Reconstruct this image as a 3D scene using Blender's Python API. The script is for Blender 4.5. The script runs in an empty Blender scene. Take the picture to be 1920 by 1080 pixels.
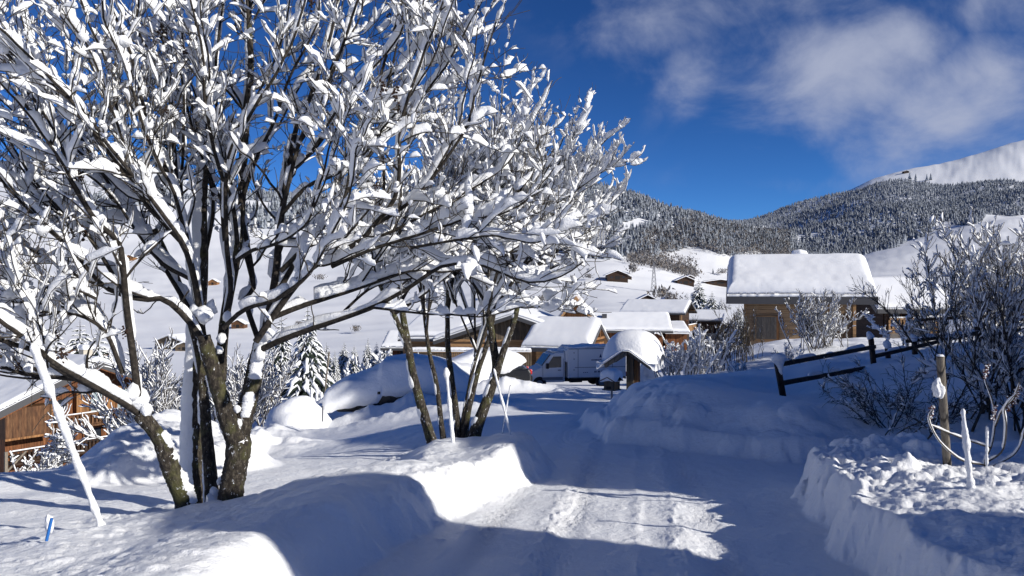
import bpy, math, random
import numpy as np
from mathutils import Vector, Matrix
rad = math.radians
S = bpy.context.scene
C = S.collection
RS = np.random.RandomState

# ------------------------------------------------------------------ camera
F = 1423.0                      # focal length in pixels of a 1920 px wide frame
cam_d = bpy.data.cameras.new('camera'); cam = bpy.data.objects.new('camera', cam_d); C.objects.link(cam)
cam_d.sensor_width = 36; cam_d.lens = 36*F/1920
cam_d.clip_start = .05; cam_d.clip_end = 20000
cam.location = (0, 0, 0); cam.rotation_euler = (rad(90), 0, 0)
S.camera = cam
S.view_settings.view_transform = 'Standard'; S.view_settings.look = 'None'
S.view_settings.gamma = 1; S.view_settings.exposure = .32
S.cycles.max_bounces = 8; S.cycles.diffuse_bounces = 4; S.cycles.transparent_max_bounces = 8

# ------------------------------------------------------------------ sun and sky
SUN_EL = 23.5
sh = Vector((-.87, .485, 0)).normalized()            # shadows fall left and away
sdir = Vector((-sh.x*math.cos(rad(SUN_EL)), -sh.y*math.cos(rad(SUN_EL)), math.sin(rad(SUN_EL))))
sl = bpy.data.lights.new('sun', 'SUN'); sl.energy = 4.5; sl.angle = rad(.53); sl.color = (1, .955, .87)
so = bpy.data.objects.new('sun', sl); C.objects.link(so)
so.rotation_euler = sdir.to_track_quat('Z', 'Y').to_euler()
W = bpy.data.worlds.new('World'); S.world = W; W.use_nodes = True
nt = W.node_tree; N = nt.nodes; L = nt.links
bg = N['Background']; bg.inputs[1].default_value = .065
sky = N.new('ShaderNodeTexSky'); sky.sky_type = 'NISHITA'; sky.sun_disc = False
sky.sun_elevation = rad(SUN_EL); sky.sun_rotation = math.atan2(sdir.x, sdir.y)
sky.altitude = 1500; sky.air_density = 1.0; sky.dust_density = .1; sky.ozone_density = 3.0
def wn(t, **k):
    n = N.new(t)
    for a, b in k.items(): setattr(n, a, b)
    return n
def wm(op, a, b=None, c=None):
    n = N.new('ShaderNodeMath'); n.operation = op
    for i, v in enumerate((a, b, c)):
        if v is None: continue
        if isinstance(v, (int, float)): n.inputs[i].default_value = v
        else: L.new(v, n.inputs[i])
    return n.outputs[0]
tint = N.new('ShaderNodeMix'); tint.data_type = 'RGBA'; tint.blend_type = 'MULTIPLY'; tint.inputs[0].default_value = 1
L.new(sky.outputs[0], tint.inputs[6]); tint.inputs[7].default_value = (.185, .43, .84, 1)
tc = N.new('ShaderNodeTexCoord'); sp = N.new('ShaderNodeSeparateXYZ'); L.new(tc.outputs['Generated'], sp.inputs[0])
hz = wm('MULTIPLY_ADD', wm('EXPONENT', wm('MULTIPLY', wm('MAXIMUM', sp.outputs[2], 0), -8.0)), 1.45, 1.0)
hs = N.new('ShaderNodeVectorMath'); hs.operation = 'SCALE'; L.new(tint.outputs[2], hs.inputs[0]); L.new(hz, hs.inputs['Scale'])
yy = wm('MAXIMUM', sp.outputs[1], .05)
az = wm('DIVIDE', sp.outputs[0], yy); el = wm('DIVIDE', sp.outputs[2], yy)
front = wm('GREATER_THAN', sp.outputs[1], .05)
nz = N.new('ShaderNodeTexNoise'); nz.inputs['Scale'].default_value = 6.5; nz.inputs['Detail'].default_value = 7; nz.inputs['Roughness'].default_value = .58
nz.inputs['Distortion'].default_value = .35
mp = N.new('ShaderNodeMapping'); mp.inputs['Scale'].default_value = (1, 1, 1.5); mp.inputs['Location'].default_value = (.35, 0, .2)
L.new(tc.outputs['Generated'], mp.inputs[0]); L.new(mp.outputs[0], nz.inputs[0])
acc = None
for (u, v, ru, rv, k) in [(1590, 150, 190, 120, 1.15), (1700, 70, 110, 80, .98), (1740, 210, 190, 110, 1.0), (1860, 160, 140, 100, 1.0), (1225, 40, 130, 90, .62), (1290, 120, 80, 90, .5), (1500, 5, 400, 50, .52), (1850, 10, 240, 60, .75),
                          (1600, 260, 180, 60, .5), (1450, 345, 150, 30, .38)]:
    a0 = (u-960)/F; e0 = (540-v)/F
    dx = wm('MULTIPLY', wm('SUBTRACT', az, a0), F/ru); dy = wm('MULTIPLY', wm('SUBTRACT', el, e0), F/rv)
    r2 = wm('ADD', wm('MULTIPLY', dx, dx), wm('MULTIPLY', dy, dy))
    g = wm('MULTIPLY', wm('EXPONENT', wm('MULTIPLY', r2, -.9)), k)
    acc = g if acc is None else wm('MAXIMUM', acc, g)
cl = wm('ADD', wm('MULTIPLY', acc, 1.15), wm('MULTIPLY', wm('SUBTRACT', nz.outputs[0], .5), 2.6))
mr = N.new('ShaderNodeMapRange'); mr.interpolation_type = 'SMOOTHSTEP'
L.new(cl, mr.inputs[0]); mr.inputs[1].default_value = .12; mr.inputs[2].default_value = 1.5; mr.inputs[3].default_value = 0; mr.inputs[4].default_value = .86
fac = wm('MULTIPLY', wm('MULTIPLY', mr.outputs[0], front), wm('MINIMUM', wm('MULTIPLY', acc, 4), 1))
cm = N.new('ShaderNodeMix'); cm.data_type = 'RGBA'
L.new(fac, cm.inputs[0]); L.new(hs.outputs[0], cm.inputs[6]); cm.inputs[7].default_value = (5.4, 5.9, 7.6, 1)
L.new(cm.outputs[2], bg.inputs[0])

# ------------------------------------------------------------------ helpers: materials
MATS = {}
def mat(name, col=(.5, .5, .5), rough=.7, build=None, spec=.3, metal=0):
    if name in MATS: return MATS[name]
    m = bpy.data.materials.new(name); m.use_nodes = True
    b = m.node_tree.nodes['Principled BSDF']
    b.inputs['Base Color'].default_value = (*col, 1); b.inputs['Roughness'].default_value = rough
    b.inputs['Specular IOR Level'].default_value = spec; b.inputs['Metallic'].default_value = metal
    if build: build(m.node_tree, b)
    MATS[name] = m; return m
def tnoise(t, scale, detail=4, rough=.55, vec=None, co='Object', mapping=None):
    n = t.nodes.new('ShaderNodeTexNoise'); n.inputs['Scale'].default_value = scale; n.inputs['Detail'].default_value = detail
    n.inputs['Roughness'].default_value = rough
    c = t.nodes.new('ShaderNodeTexCoord'); src = c.outputs[co]
    if mapping:
        m = t.nodes.new('ShaderNodeMapping'); m.inputs['Scale'].default_value = mapping; t.links.new(src, m.inputs[0]); src = m.outputs[0]
    t.links.new(src, n.inputs[0]); return n.outputs[0]
def tramp(t, src, stops):
    r = t.nodes.new('ShaderNodeValToRGB'); e = r.color_ramp.elements
    while len(e) < len(stops): e.new(.5)
    for i, (p, c) in enumerate(stops): e[i].position = p; e[i].color = (*c, 1)
    t.links.new(src, r.inputs[0]); return r.outputs[0]
def tbump(t, b, h, strength=.5, dist=.02, prev=None):
    n = t.nodes.new('ShaderNodeBump'); n.inputs['Strength'].default_value = strength; n.inputs['Distance'].default_value = dist
    t.links.new(h, n.inputs['Height'])
    if prev: t.links.new(prev, n.inputs['Normal'])
    t.links.new(n.outputs[0], b.inputs['Normal']); return n.outputs[0]
def snow_build(scale, strength, dist):
    def f(t, b):
        c = tramp(t, tnoise(t, scale*.3, 3), [(.3, (.86, .875, .90)), (.7, (.90, .905, .915))])
        t.links.new(c, b.inputs['Base Color'])
        p = tbump(t, b, tnoise(t, scale, 5, .6), strength, dist)
        tbump(t, b, tnoise(t, scale*5, 4, .65), strength, dist*.25, p)
    return f
SNOW = mat('snow', (.88, .89, .91), .55, snow_build(14, .55, .03), spec=.25)
SNOWF = mat('snow_far', (.88, .89, .91), .6, snow_build(.06, .12, 1.5), spec=.2)
SNOWB = mat('snow_branch', (.89, .90, .92), .55, snow_build(60, .85, .012), spec=.25)
SNOWR = mat('snow_roof', (.88, .89, .91), .6, snow_build(5, .10, .02), spec=.2)
BARKB = mat('branch_bark', rough=.9, build=lambda t, b: t.links.new(tramp(t, tnoise(t, 30, 5, .7), [(.34, (.010, .009, .008)), (.55, (.032, .026, .021)), (.72, (.085, .075, .062))]), b.inputs['Base Color']))
def bark_build(t, b):
    n = tnoise(t, 38, 6, .7, mapping=(1, 1, .5))
    c = tramp(t, n, [(.34, (.012, .010, .008)), (.5, (.035, .028, .022)), (.6, (.085, .072, .055)), (.72, (.20, .18, .15))])
    n2 = tnoise(t, 5, 4, .6)
    mx = t.nodes.new('ShaderNodeMix'); mx.data_type = 'RGBA'
    f = tramp(t, n2, [(.52, (0, 0, 0)), (.66, (.75, .75, .75))]); t.links.new(f, mx.inputs[0]); t.links.new(c, mx.inputs[6]); mx.inputs[7].default_value = (.085, .085, .03, 1)
    # frost flecks stuck to the bark
    n3 = tnoise(t, 30, 6, .75, mapping=(1, 1, .6)); f3 = tramp(t, n3, [(.615, (0, 0, 0)), (.64, (1, 1, 1))])
    m3 = t.nodes.new('ShaderNodeMix'); m3.data_type = 'RGBA'; t.links.new(f3, m3.inputs[0]); t.links.new(mx.outputs[2], m3.inputs[6]); m3.inputs[7].default_value = (.8, .82, .85, 1)
    t.links.new(m3.outputs[2], b.inputs['Base Color'])
    tbump(t, b, n, 1, .02)
BARK = mat('bark', rough=.9, build=bark_build)
def twig_build(t, b):
    c = tramp(t, tnoise(t, 12, 3), [(.35, (.03, .024, .02)), (.65, (.10, .085, .065))]); t.links.new(c, b.inputs['Base Color'])
TWIG = mat('twig_bark', rough=.85, build=twig_build)
def wood_build(c1, c2, c3, mp=(1, 1, 8), axis='plank', sc=1.0):
    def f(t, b):
        n = tnoise(t, 3*sc, 6, .65, mapping=mp)
        c = tramp(t, n, [(.3, c1), (.5, c2), (.72, c3)])
        # board joints from the object's height
        co = t.nodes.new('ShaderNodeTexCoord'); s = t.nodes.new('ShaderNodeSeparateXYZ'); t.links.new(co.outputs['Object'], s.inputs[0])
        if axis == 'plank': src = s.outputs[2]
        else:
            ad = t.nodes.new('ShaderNodeMath'); ad.operation = 'ADD'; t.links.new(s.outputs[0], ad.inputs[0]); t.links.new(s.outputs[1], ad.inputs[1]); src = ad.outputs[0]
        m = t.nodes.new('ShaderNodeMath'); m.operation = 'MULTIPLY'; m.inputs[1].default_value = 5.0; t.links.new(src, m.inputs[0])
        fr = t.nodes.new('ShaderNodeMath'); fr.operation = 'FRACT'; t.links.new(m.outputs[0], fr.inputs[0])
        fl = t.nodes.new('ShaderNodeMath'); fl.operation = 'FLOOR'; t.links.new(m.outputs[0], fl.inputs[0])
        wn_ = t.nodes.new('ShaderNodeTexWhiteNoise'); wn_.noise_dimensions = '1D'; t.links.new(fl.outputs[0], wn_.inputs['W'])
        r1 = tramp(t, fr.outputs[0], [(0.0, (.25, .25, .25)), (.07, (1, 1, 1)), (.95, (1, 1, 1)), (1, (.3, .3, .3))])
        r2 = tramp(t, wn_.outputs[0], [(0, (.72, .72, .72)), (1, (1.15, 1.1, 1.05))])
        a = t.nodes.new('ShaderNodeMix'); a.data_type = 'RGBA'; a.blend_type = 'MULTIPLY'; a.inputs[0].default_value = 1
        t.links.new(c, a.inputs[6]); t.links.new(r1, a.inputs[7])
        a2 = t.nodes.new('ShaderNodeMix'); a2.data_type = 'RGBA'; a2.blend_type = 'MULTIPLY'; a2.inputs[0].default_value = 1
        t.links.new(a.outputs[2], a2.inputs[6]); t.links.new(r2, a2.inputs[7])
        t.links.new(a2.outputs[2], b.inputs['Base Color'])
        tbump(t, b, r1, .6, .02)
    return f
W_PALE = mat('pale_larch_boards', rough=.75, build=wood_build((.22, .14, .08), (.34, .235, .14), (.44, .32, .205), (.3, .3, 6)))
W_HONEY = mat('honey_logs', rough=.7, build=wood_build((.22, .125, .058), (.36, .215, .105), (.46, .295, .155), (.3, .3, 6)))
W_RED = mat('red_brown_boards', rough=.7, build=wood_build((.05, .018, .008), (.16, .06, .022), (.30, .13, .05), (3, 3, .4), 'vert'))
W_DARK = mat('dark_brown_boards', rough=.8, build=wood_build((.018, .010, .007), (.04, .022, .014), (.07, .04, .025), (.5, .5, 4)))
W_GREY = mat('weathered_grey_boards', rough=.85, build=wood_build((.07, .055, .04), (.13, .10, .07), (.20, .16, .12), (3, 3, .5), 'vert'))
W_POST = mat('weathered_post_wood', rough=.85, build=wood_build((.10, .088, .072), (.20, .175, .145), (.28, .25, .21), (6, 6, .5), 'vert', 4))
W_RAIL = mat('dark_rail_wood', rough=.85, build=wood_build((.015, .011, .01), (.035, .024, .02), (.07, .045, .035), (1, 1, 1), 'vert', 2))
TRIM = mat('eave_metal', (.07, .07, .075), .5)
ROOFM = mat('roof_board', (.06, .045, .035), .8)
GLASS = mat('window_glass', (.02, .025, .035), .08, spec=.6)
GLASSP = mat('pale_curtain_glass', (.30, .36, .38), .15, spec=.6)
STUCCO = mat('pale_render', rough=.9, build=lambda t, b: t.links.new(tramp(t, tnoise(t, 2, 5), [(.3, (.42, .38, .31)), (.7, (.56, .52, .45))]), b.inputs['Base Color']))
STONE = mat('rubble_stone', rough=.9, build=lambda t, b: t.links.new(tramp(t, tnoise(t, 5, 3, .7), [(.35, (.06, .045, .035)), (.5, (.20, .15, .11)), (.65, (.36, .30, .24))]), b.inputs['Base Color']))
BLACK = mat('black_rubber', (.012, .012, .013), .7)
DARKPAINT = mat('dark_car_paint', (.010, .011, .014), .25, spec=.5)
WHITEPAINT = mat('white_van_paint', (.62, .63, .65), .35, spec=.45)
GREYPAINT = mat('grey_trim', (.16, .17, .19), .5)
REDLAMP = mat('red_lamp_plastic', (.45, .012, .012), .25, spec=.5)
BLUE = mat('blue_plastic', (.02, .13, .42), .45)
INK = mat('dark_blue_lettering', (.03, .05, .12), .6)
METAL = mat('galvanised_metal', (.25, .25, .26), .45, metal=.6)
SEED = mat('dry_seed_husk', (.035, .018, .012), .8)
SEEDR = mat('red_brown_seed', (.13, .045, .03), .8)
REDC = mat('red_cloth', (.40, .02, .02), .7)

# ------------------------------------------------------------------ helpers: meshes
def link(o, parent=None):
    C.objects.link(o)
    if parent is not None: o.parent = parent
    return o
def np_mesh(name, verts, quads=None, tris=None, smooth=True):
    me = bpy.data.meshes.new(name)
    verts = np.asarray(verts, dtype=np.float32).reshape(-1, 3)
    q = np.zeros((0, 4), np.int32) if quads is None else np.asarray(quads, np.int32).reshape(-1, 4)
    t = np.zeros((0, 3), np.int32) if tris is None else np.asarray(tris, np.int32).reshape(-1, 3)
    me.vertices.add(len(verts)); me.vertices.foreach_set('co', verts.ravel())
    nl = q.size + t.size
    me.loops.add(nl); me.loops.foreach_set('vertex_index', np.concatenate([q.ravel(), t.ravel()]).astype(np.int32))
    me.polygons.add(len(q)+len(t))
    st = np.concatenate([np.arange(len(q))*4, q.size+np.arange(len(t))*3]).astype(np.int32)
    me.polygons.foreach_set('loop_start', st)
    me.polygons.foreach_set('loop_total', np.concatenate([np.full(len(q), 4), np.full(len(t), 3)]).astype(np.int32))
    me.polygons.foreach_set('use_smooth', np.full(len(q)+len(t), smooth))
    me.update(calc_edges=True); me.validate()
    return me
def np_obj(name, me, m, parent=None):
    o = bpy.data.objects.new(name, me); me.materials.append(m); return link(o, parent)
def tag(o, label=None, cat=None, group=None, kind=None):
    if label: o['label'] = label
    if cat: o['category'] = cat
    if group: o['group'] = group
    if kind: o['kind'] = kind
    return o
def thing(name, label, cat, loc=(0, 0, 0), rz=0, group=None):
    o = bpy.data.objects.new(name, None); o.empty_display_size = .2; C.objects.link(o)
    o.location = loc; o.rotation_euler = (0, 0, rz); return tag(o, label, cat, group)
def copy_tree(o, parent=None):
    c = o.copy(); C.objects.link(c); c.parent = parent
    for ch in list(o.children): copy_tree(ch, c)
    return c
class MB:
    def __init__(s): s.v = []; s.f = []
    def quad(s, *p):
        n = len(s.v); s.v += [tuple(q) for q in p]; s.f.append(tuple(range(n, n+len(p)))); return s
    def box(s, c, d, rz=0, ry=0, rx=0):
        M = Matrix.Rotation(rz, 3, 'Z') @ Matrix.Rotation(ry, 3, 'Y') @ Matrix.Rotation(rx, 3, 'X')
        n = len(s.v)
        for x in (-.5, .5):
            for y in (-.5, .5):
                for z in (-.5, .5): s.v.append(tuple(Vector(c)+M @ Vector((x*d[0], y*d[1], z*d[2]))))
        for f in ((0, 1, 3, 2), (4, 6, 7, 5), (0, 4, 5, 1), (2, 3, 7, 6), (0, 2, 6, 4), (1, 5, 7, 3)): s.f.append(tuple(n+i for i in f))
        return s
    def beam(s, a, b, w, h):
        a, b = Vector(a), Vector(b); d = b-a; L_ = d.length; t = d.normalized()
        up = Vector((0, 0, 1)) if abs(t.z) < .95 else Vector((0, 1, 0))
        sx = t.cross(up).normalized(); uz = sx.cross(t)
        n = len(s.v)
        for p in (a, b):
            for i, j in ((-1, -1), (1, -1), (1, 1), (-1, 1)): s.v.append(tuple(p+sx*(w/2*i)+uz*(h/2*j)))
        for f in ((3, 2, 1, 0), (4, 5, 6, 7), (0, 1, 5, 4), (1, 2, 6, 5), (2, 3, 7, 6), (3, 0, 4, 7)): s.f.append(tuple(n+i for i in f))
        return s
    def prism(s, poly, y0, y1, plane='xz'):
        n = len(s.v); k = len(poly)
        for y in (y0, y1):
            for a, b in poly: s.v.append((a, y, b) if plane == 'xz' else ((y, a, b) if plane == 'yz' else (a, b, y)))
        s.f.append(tuple(range(n, n+k))[::-1]); s.f.append(tuple(range(n+k, n+2*k)))
        for i in range(k): j = (i+1) % k; s.f.append((n+i, n+j, n+k+j, n+k+i))
        return s
    def cyl(s, a, b, r0, r1=None, k=12):
        r1 = r0 if r1 is None else r1
        a, b = Vector(a), Vector(b); t = (b-a).normalized()
        up = Vector((0, 0, 1)) if abs(t.z) < .95 else Vector((1, 0, 0))
        x = t.cross(up).normalized(); y = t.cross(x); n = len(s.v)
        for p, r in ((a, r0), (b, r1)):
            for i in range(k):
                q = 2*math.pi*i/k; s.v.append(tuple(p+x*(r*math.cos(q))+y*(r*math.sin(q))))
        for i in range(k): j = (i+1) % k; s.f.append((n+i, n+j, n+k+j, n+k+i))
        s.f.append(tuple(range(n, n+k))[::-1]); s.f.append(tuple(range(n+k, n+2*k))); return s
    def build(s, name, m, parent=None, bevel=0, smooth=False):
        me = bpy.data.meshes.new(name); me.from_pydata(s.v, [], s.f); me.validate()
        import bmesh
        b = bmesh.new(); b.from_mesh(me); bmesh.ops.recalc_face_normals(b, faces=b.faces); b.to_mesh(me); b.free()
        if smooth: me.polygons.foreach_set('use_smooth', [True]*len(me.polygons))
        me.materials.append(m); o = bpy.data.objects.new(name, me); link(o, parent)
        if bevel:
            bv = o.modifiers.new('bevel', 'BEVEL'); bv.width = bevel; bv.segments = 2; bv.limit_method = 'ANGLE'
        return o

# ------------------------------------------------------------------ noise
def _h(ix, iy, s):
    n = (ix.astype(np.int64)*374761393+iy.astype(np.int64)*668265263+s*974711) & 0x7fffffff
    n = ((n ^ (n >> 13))*1274126177) & 0x7fffffff
    return ((n ^ (n >> 16)) & 0xffff)/65535.0
def vnoise(x, y, s=0):
    ix = np.floor(x); iy = np.floor(y); fx = x-ix; fy = y-iy
    fx = fx*fx*(3-2*fx); fy = fy*fy*(3-2*fy)
    a = _h(ix, iy, s); b = _h(ix+1, iy, s); c = _h(ix, iy+1, s); d = _h(ix+1, iy+1, s)
    return (a*(1-fx)+b*fx)*(1-fy)+(c*(1-fx)+d*fx)*fy-.5
def fbm(x, y, s=0, o=4, r=.5):
    t = 0; a = 1
    for i in range(o): t = t+a*vnoise(x*2**i+i*7.3, y*2**i-i*3.1, s+i); a *= r
    return t
def lumps(x, y, cell, s=0, prob=1.0, rr=(.3, .62)):
    X = x/cell; Y = y/cell; ix = np.floor(X); iy = np.floor(Y); h = np.zeros_like(X)
    for i in (-1, 0, 1):
        for j in (-1, 0, 1):
            a = ix+i; b = iy+j
            px = a+_h(a, b, s); py = b+_h(a, b, s+1); r = rr[0]+(rr[1]-rr[0])*_h(a, b, s+2)
            on = _h(a, b, s+3) < prob
            d2 = (X-px)**2+(Y-py)**2
            h = np.maximum(h, np.where(on, np.sqrt(np.maximum(r*r-d2, 0)), 0))
    return h*cell
def sstep(a, b, x):
    t = np.clip((x-a)/(b-a), 0, 1); return t*t*(3-2*t)
def sdf(poly, x, y):       # positive inside
    d = np.full(x.shape, 1e9); ins = np.zeros(x.shape, bool); n = len(poly)
    for i in range(n):
        ax, ay = poly[i]; bx, by = poly[(i+1) % n]
        ex, ey = bx-ax, by-ay; wx, wy = x-ax, y-ay
        t = np.clip((wx*ex+wy*ey)/(ex*ex+ey*ey), 0, 1)
        d = np.minimum(d, (wx-ex*t)**2+(wy-ey*t)**2)
        c = ((ay > y) != (by > y)) & (x < (bx-ax)*(y-ay)/(by-ay+1e-12)+ax); ins ^= c
    d = np.sqrt(d); return np.where(ins, d, -d)

# ------------------------------------------------------------------ the ground
def P(u, v, d): return Vector(((u-960)/F*d, d, (540-v)/F*d))
U = np.array([-700, 0, 200, 300, 600, 850, 1000, 1130, 1200, 1270, 1340, 1420, 1500, 1580, 1640, 1720, 1780, 1820, 1870, 1920, 2600], float)
FAR = [
 (60,   [905, 890, 882, 852, 755, 695, 700, 698, 690, 680, 665, 660, 655, 650, 640, 630, 620, 612, 606, 600, 560]),
 (110,  [790, 780, 775, 765, 725, 692, 680, 655, 652, 650, 650, 650, 648, 645, 640, 620, 600, 590, 580, 570, 540]),
 (200,  [700, 695, 692, 690, 688, 670, 640, 612, 611, 611, 612, 612, 600, 595, 590, 580, 570, 565, 558, 550, 530]),
 (350,  [645, 640, 640, 640, 640, 625, 600, 580, 580, 580, 582, 582, 575, 570, 560, 550, 545, 540, 535, 530, 510]),
 (500,  [600, 595, 592, 590, 588, 575, 560, 553, 556, 560, 564, 566, 560, 550, 540, 530, 520, 512, 506, 500, 480]),
 (650,  [560, 555, 552, 548, 540, 520, 495, 487, 495, 514, 540, 548, 545, 530, 518, 512, 508, 505, 502, 500, 490]),
 (800,  [525, 520, 515, 510, 505, 495, 488, 492, 503, 519, 533, 538, 528, 508, 492, 483, 478, 474, 470, 466, 460]),
 (1000, [475, 470, 468, 465, 460, 452, 450, 458, 466, 470, 468, 492, 495, 488, 468, 450, 440, 432, 424, 420, 410]),
 (1250, [410, 405, 398, 396, 394, 392, 382, 370, 388, 410, 430, 455, 472, 470, 462, 440, 425, 416, 410, 405, 395]),
 (1600, [365, 360, 358, 366, 372, 378, 374, 372, 398, 425, 447, 455, 445, 430, 420, 405, 395, 390, 387, 385, 380]),
 (2200, [352, 350, 352, 356, 360, 372, 385, 410, 430, 440, 428, 402, 372, 362, 366, 368, 370, 366, 364, 364, 356]),
 (2700, [335, 330, 318, 350, 380, 400, 410, 430, 440, 448, 440, 425, 405, 398, 392, 388, 385, 382, 378, 374, 366]),
 (3200, [300, 296, 280, 320, 390, 410, 420, 440, 450, 455, 450, 435, 412, 398, 386, 378, 370, 364, 358, 352, 340]),
 (4200, [340, 330, 322, 360, 420, 430, 440, 450, 460, 465, 460, 440, 410, 350, 314, 294, 284, 270, 252, 232, 160]),
 (6000, [480]*21)]
DK = np.log([r[0] for r in FAR]); VK = np.array([r[1] for r in FAR], float)
def _smooth_table():
    uu = np.arange(-700, 2601, 12.); dd = np.linspace(DK[0], DK[-1], 150)
    A = np.array([np.interp(uu, U, r) for r in VK])                    # rows -> uu
    B = np.array([np.interp(dd, DK, A[:, i]) for i in range(len(uu))]).T
    def g(a, ax, s):
        k = np.exp(-.5*(np.arange(-3*s, 3*s+1)/s)**2); k /= k.sum()
        pad = [(0, 0), (0, 0)]; pad[ax] = (3*s, 3*s); a = np.pad(a, pad, mode='edge')
        return np.apply_along_axis(lambda m: np.convolve(m, k, 'valid'), ax, a)
    B = g(g(B, 1, 2), 0, 2)
    return uu, dd, B
TU, TD, TB = _smooth_table()
def far_v(u, ld):
    i = np.clip((u-TU[0])/12., 0, len(TU)-1.001); j = np.clip((ld-TD[0])/(TD[1]-TD[0]), 0, len(TD)-1.001)
    i0 = i.astype(int); j0 = j.astype(int); fi = i-i0; fj = j-j0
    return (TB[j0, i0]*(1-fi)+TB[j0, i0+1]*fi)*(1-fj)+(TB[j0+1, i0]*(1-fi)+TB[j0+1, i0+1]*fi)*fj
P1 = [(-1.18, 1), (-1.12, 3), (-1.03, 4.5), (-.5, 6.3), (.06, 7.8), (.36, 8.55), (.55, 9.1), (.56, 9.8), (.25, 10.5), (-.6, 11.0), (-1.35, 11.2), (-1.8, 10.2), (-1.75, 8.8), (-1.5, 7.9), (-1.9, 7.4), (-2.6, 7.2), (-3.2, 6.9), (-3.6, 6.2), (-4.6, 5.4), (-6.5, 4.6), (-9, 3), (-9, -1), (-1.2, -1)]
P2 = [(4.2, 25), (3.0, 19.5), (1.9, 17.6), (1.4, 16.1), (1.3, 14), (1.5, 12.1), (2.2, 11.1), (2.6, 10.85), (2.9, 10.45), (3.7, 9.8), (5.5, 9.7), (9, 9), (40, 5), (60, 30), (60, 60), (14, 60), (9, 40), (6.5, 32)]
P3 = [(1.9, 2), (2.05, 4.2), (2.2, 5.2), (2.42, 6.0), (2.62, 6.8), (2.78, 7.5), (3.2, 8.05), (5, 8.4), (9, 8.1), (30, 4), (30, -4), (1.7, -4)]
P4 = [(-14, 6.4), (-9, 6.6), (-6.4, 7.0), (-4.4, 7.7), (-3.3, 8.6), (-2.9, 9.6), (-3.3, 10.8), (-4.2, 12.2), (-4.7, 14), (-5.0, 16.5), (-8, 17.5), (-14, 15), (-22, 12)]
def near_z(x, y):
    yc = np.clip(y, -8, 60)
    z = -1.35-.092*yc
    z = z-.20*np.maximum(0, -x-1.5)*sstep(8, 15, y)-.05*np.maximum(0, -x-14)*sstep(8, 20, y)
    z = z+.03*fbm(x*.8, y*.8, 3, 3)
    # packed, rutted driveway
    wob = .12*fbm(y*.7, x*0+2, 9, 2)
    q = x-.16*(y-4.5)*1.0+wob*.5
    rough = fbm(q*22, y*5, 21, 4, .6)
    road = np.exp(-((y-9)/14)**2)
    for c, w, a in ((-.62, .07, .02), (.06, .11, .06), (.33, .06, .015), (.74, .05, .03), (1.06, .10, .06), (1.42, .05, .02)):
        g = np.exp(-((q-c)/w)**2)
        z = z+road*g*(a*.22+a*.45*np.maximum(0, rough)+.16*lumps(x, y, .06, 31, .3)*(a/.045))
    tr = np.exp(-((q-.20)/.16)**2)+np.exp(-((q-1.32)/.16)**2)+np.exp(-((q+.42)/.13)**2)
    z = z-road*tr*.014
    z = z+road*tr*.008*np.sign(np.sin(y*95+np.abs(q*60)))*(.4+.6*sstep(.1, .4, vnoise(q*3, y*1.1, 33)+.35))
    z = z+.004*fbm(x*9, y*9, 5, 3)*road
    z = z+.24*lumps(x, y, .11, 37, .10, (.15, .4))*road+.03*fbm(x*2.2, y*1.4, 38, 3)*road
    # snow bank left of the driveway
    s1 = sdf(P1, x, y)+.06*fbm(x*2.2, y*2.2, 11, 5)+.25*lumps(x, y, .26, 111, .35)
    wr = .34+.7*sstep(-.6, -2.4, x-.22*(y-6))
    t1 = sstep(0, 1, s1/wr)
    top1 = .36+.03*sstep(.3, .8, s1)+.05*fbm(x*1.3, y*1.3, 12, 3)
    top1 = top1-.07*sstep(.25, .0, s1)
    top1 = top1-.24*sstep(-1.15, -2.6, x+.12*np.maximum(0, 6-y))*sstep(9.6, 8.2, y)-.08*sstep(-2.4, -4.0, x)
    top1 = top1-.12*sstep(.05, -.6, x)*sstep(7.0, 8.0, y)
    crust = lumps(x*1.0, y*1.5, .12, 51, .45, (.25, .6))*.22*sstep(-1.0, -2.0, x)+lumps(x, y, .16, 55, .5)*.12*sstep(6.6, 8, y)
    flut = .075*fbm(x*5-y*1.2, y*6, 13, 5, .65)*np.exp(-((s1-.2)/.24)**2)*sstep(5.4, 6.8, y)+.02*fbm(x*5, y*5, 13, 4)
    z = z+t1*(np.maximum(top1, 0)+crust)+flut*sstep(-.04, .08, s1)
    # big plowed bank on the right
    s2 = sdf(P2, x, y)+.24*fbm(x*1.3, y*1.3, 14, 5)+.5*lumps(x, y, .45, 112, .35)
    h2 = (.26+.16*fbm(x*.9, y*.9, 114, 3))*sstep(0, .30, s2)+.22*sstep(.1, 1.1, s2)+(.5*sstep(.3, 1.7, s2)+.22*sstep(1.5, 4.5, s2))*np.exp(-((y-14.5)/9.5)**2)
    h2 = h2+.75*sstep(6.0, 13.0, x)*sstep(9, 13, y)*sstep(0, 2, s2)+.9*sstep(20, 34, y)*sstep(0, 4, s2)
    h2 = h2+.05*fbm(x*.9, y*.9, 15, 4)*sstep(0, .5, s2)+.04*np.abs(fbm(x*2.5, y*2.5, 16, 4))*sstep(0, .2, s2)*sstep(1.4, .4, s2)
    h2 = h2-.18*np.exp(-(((x-4.9)/.9)**2+((y-15)/1.1)**2))-.50*np.exp(-(((x-5.3)/1.7)**2+((y-13.4)/2.2)**2))*sstep(.1, 1, s2)
    z = z+h2
    # clumpy bed on the right
    s3 = sdf(P3, x, y)+.16*fbm(x*1.9, y*1.9, 17, 6, .6)+.35*lumps(x, y, .22, 113, .4)
    h3 = .40*sstep(0, .20, s3)+.06*sstep(.15, .7, s3)+.10*np.exp(-(((x-3.3)/1.1)**2+((y-7.3)/.6)**2))
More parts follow.
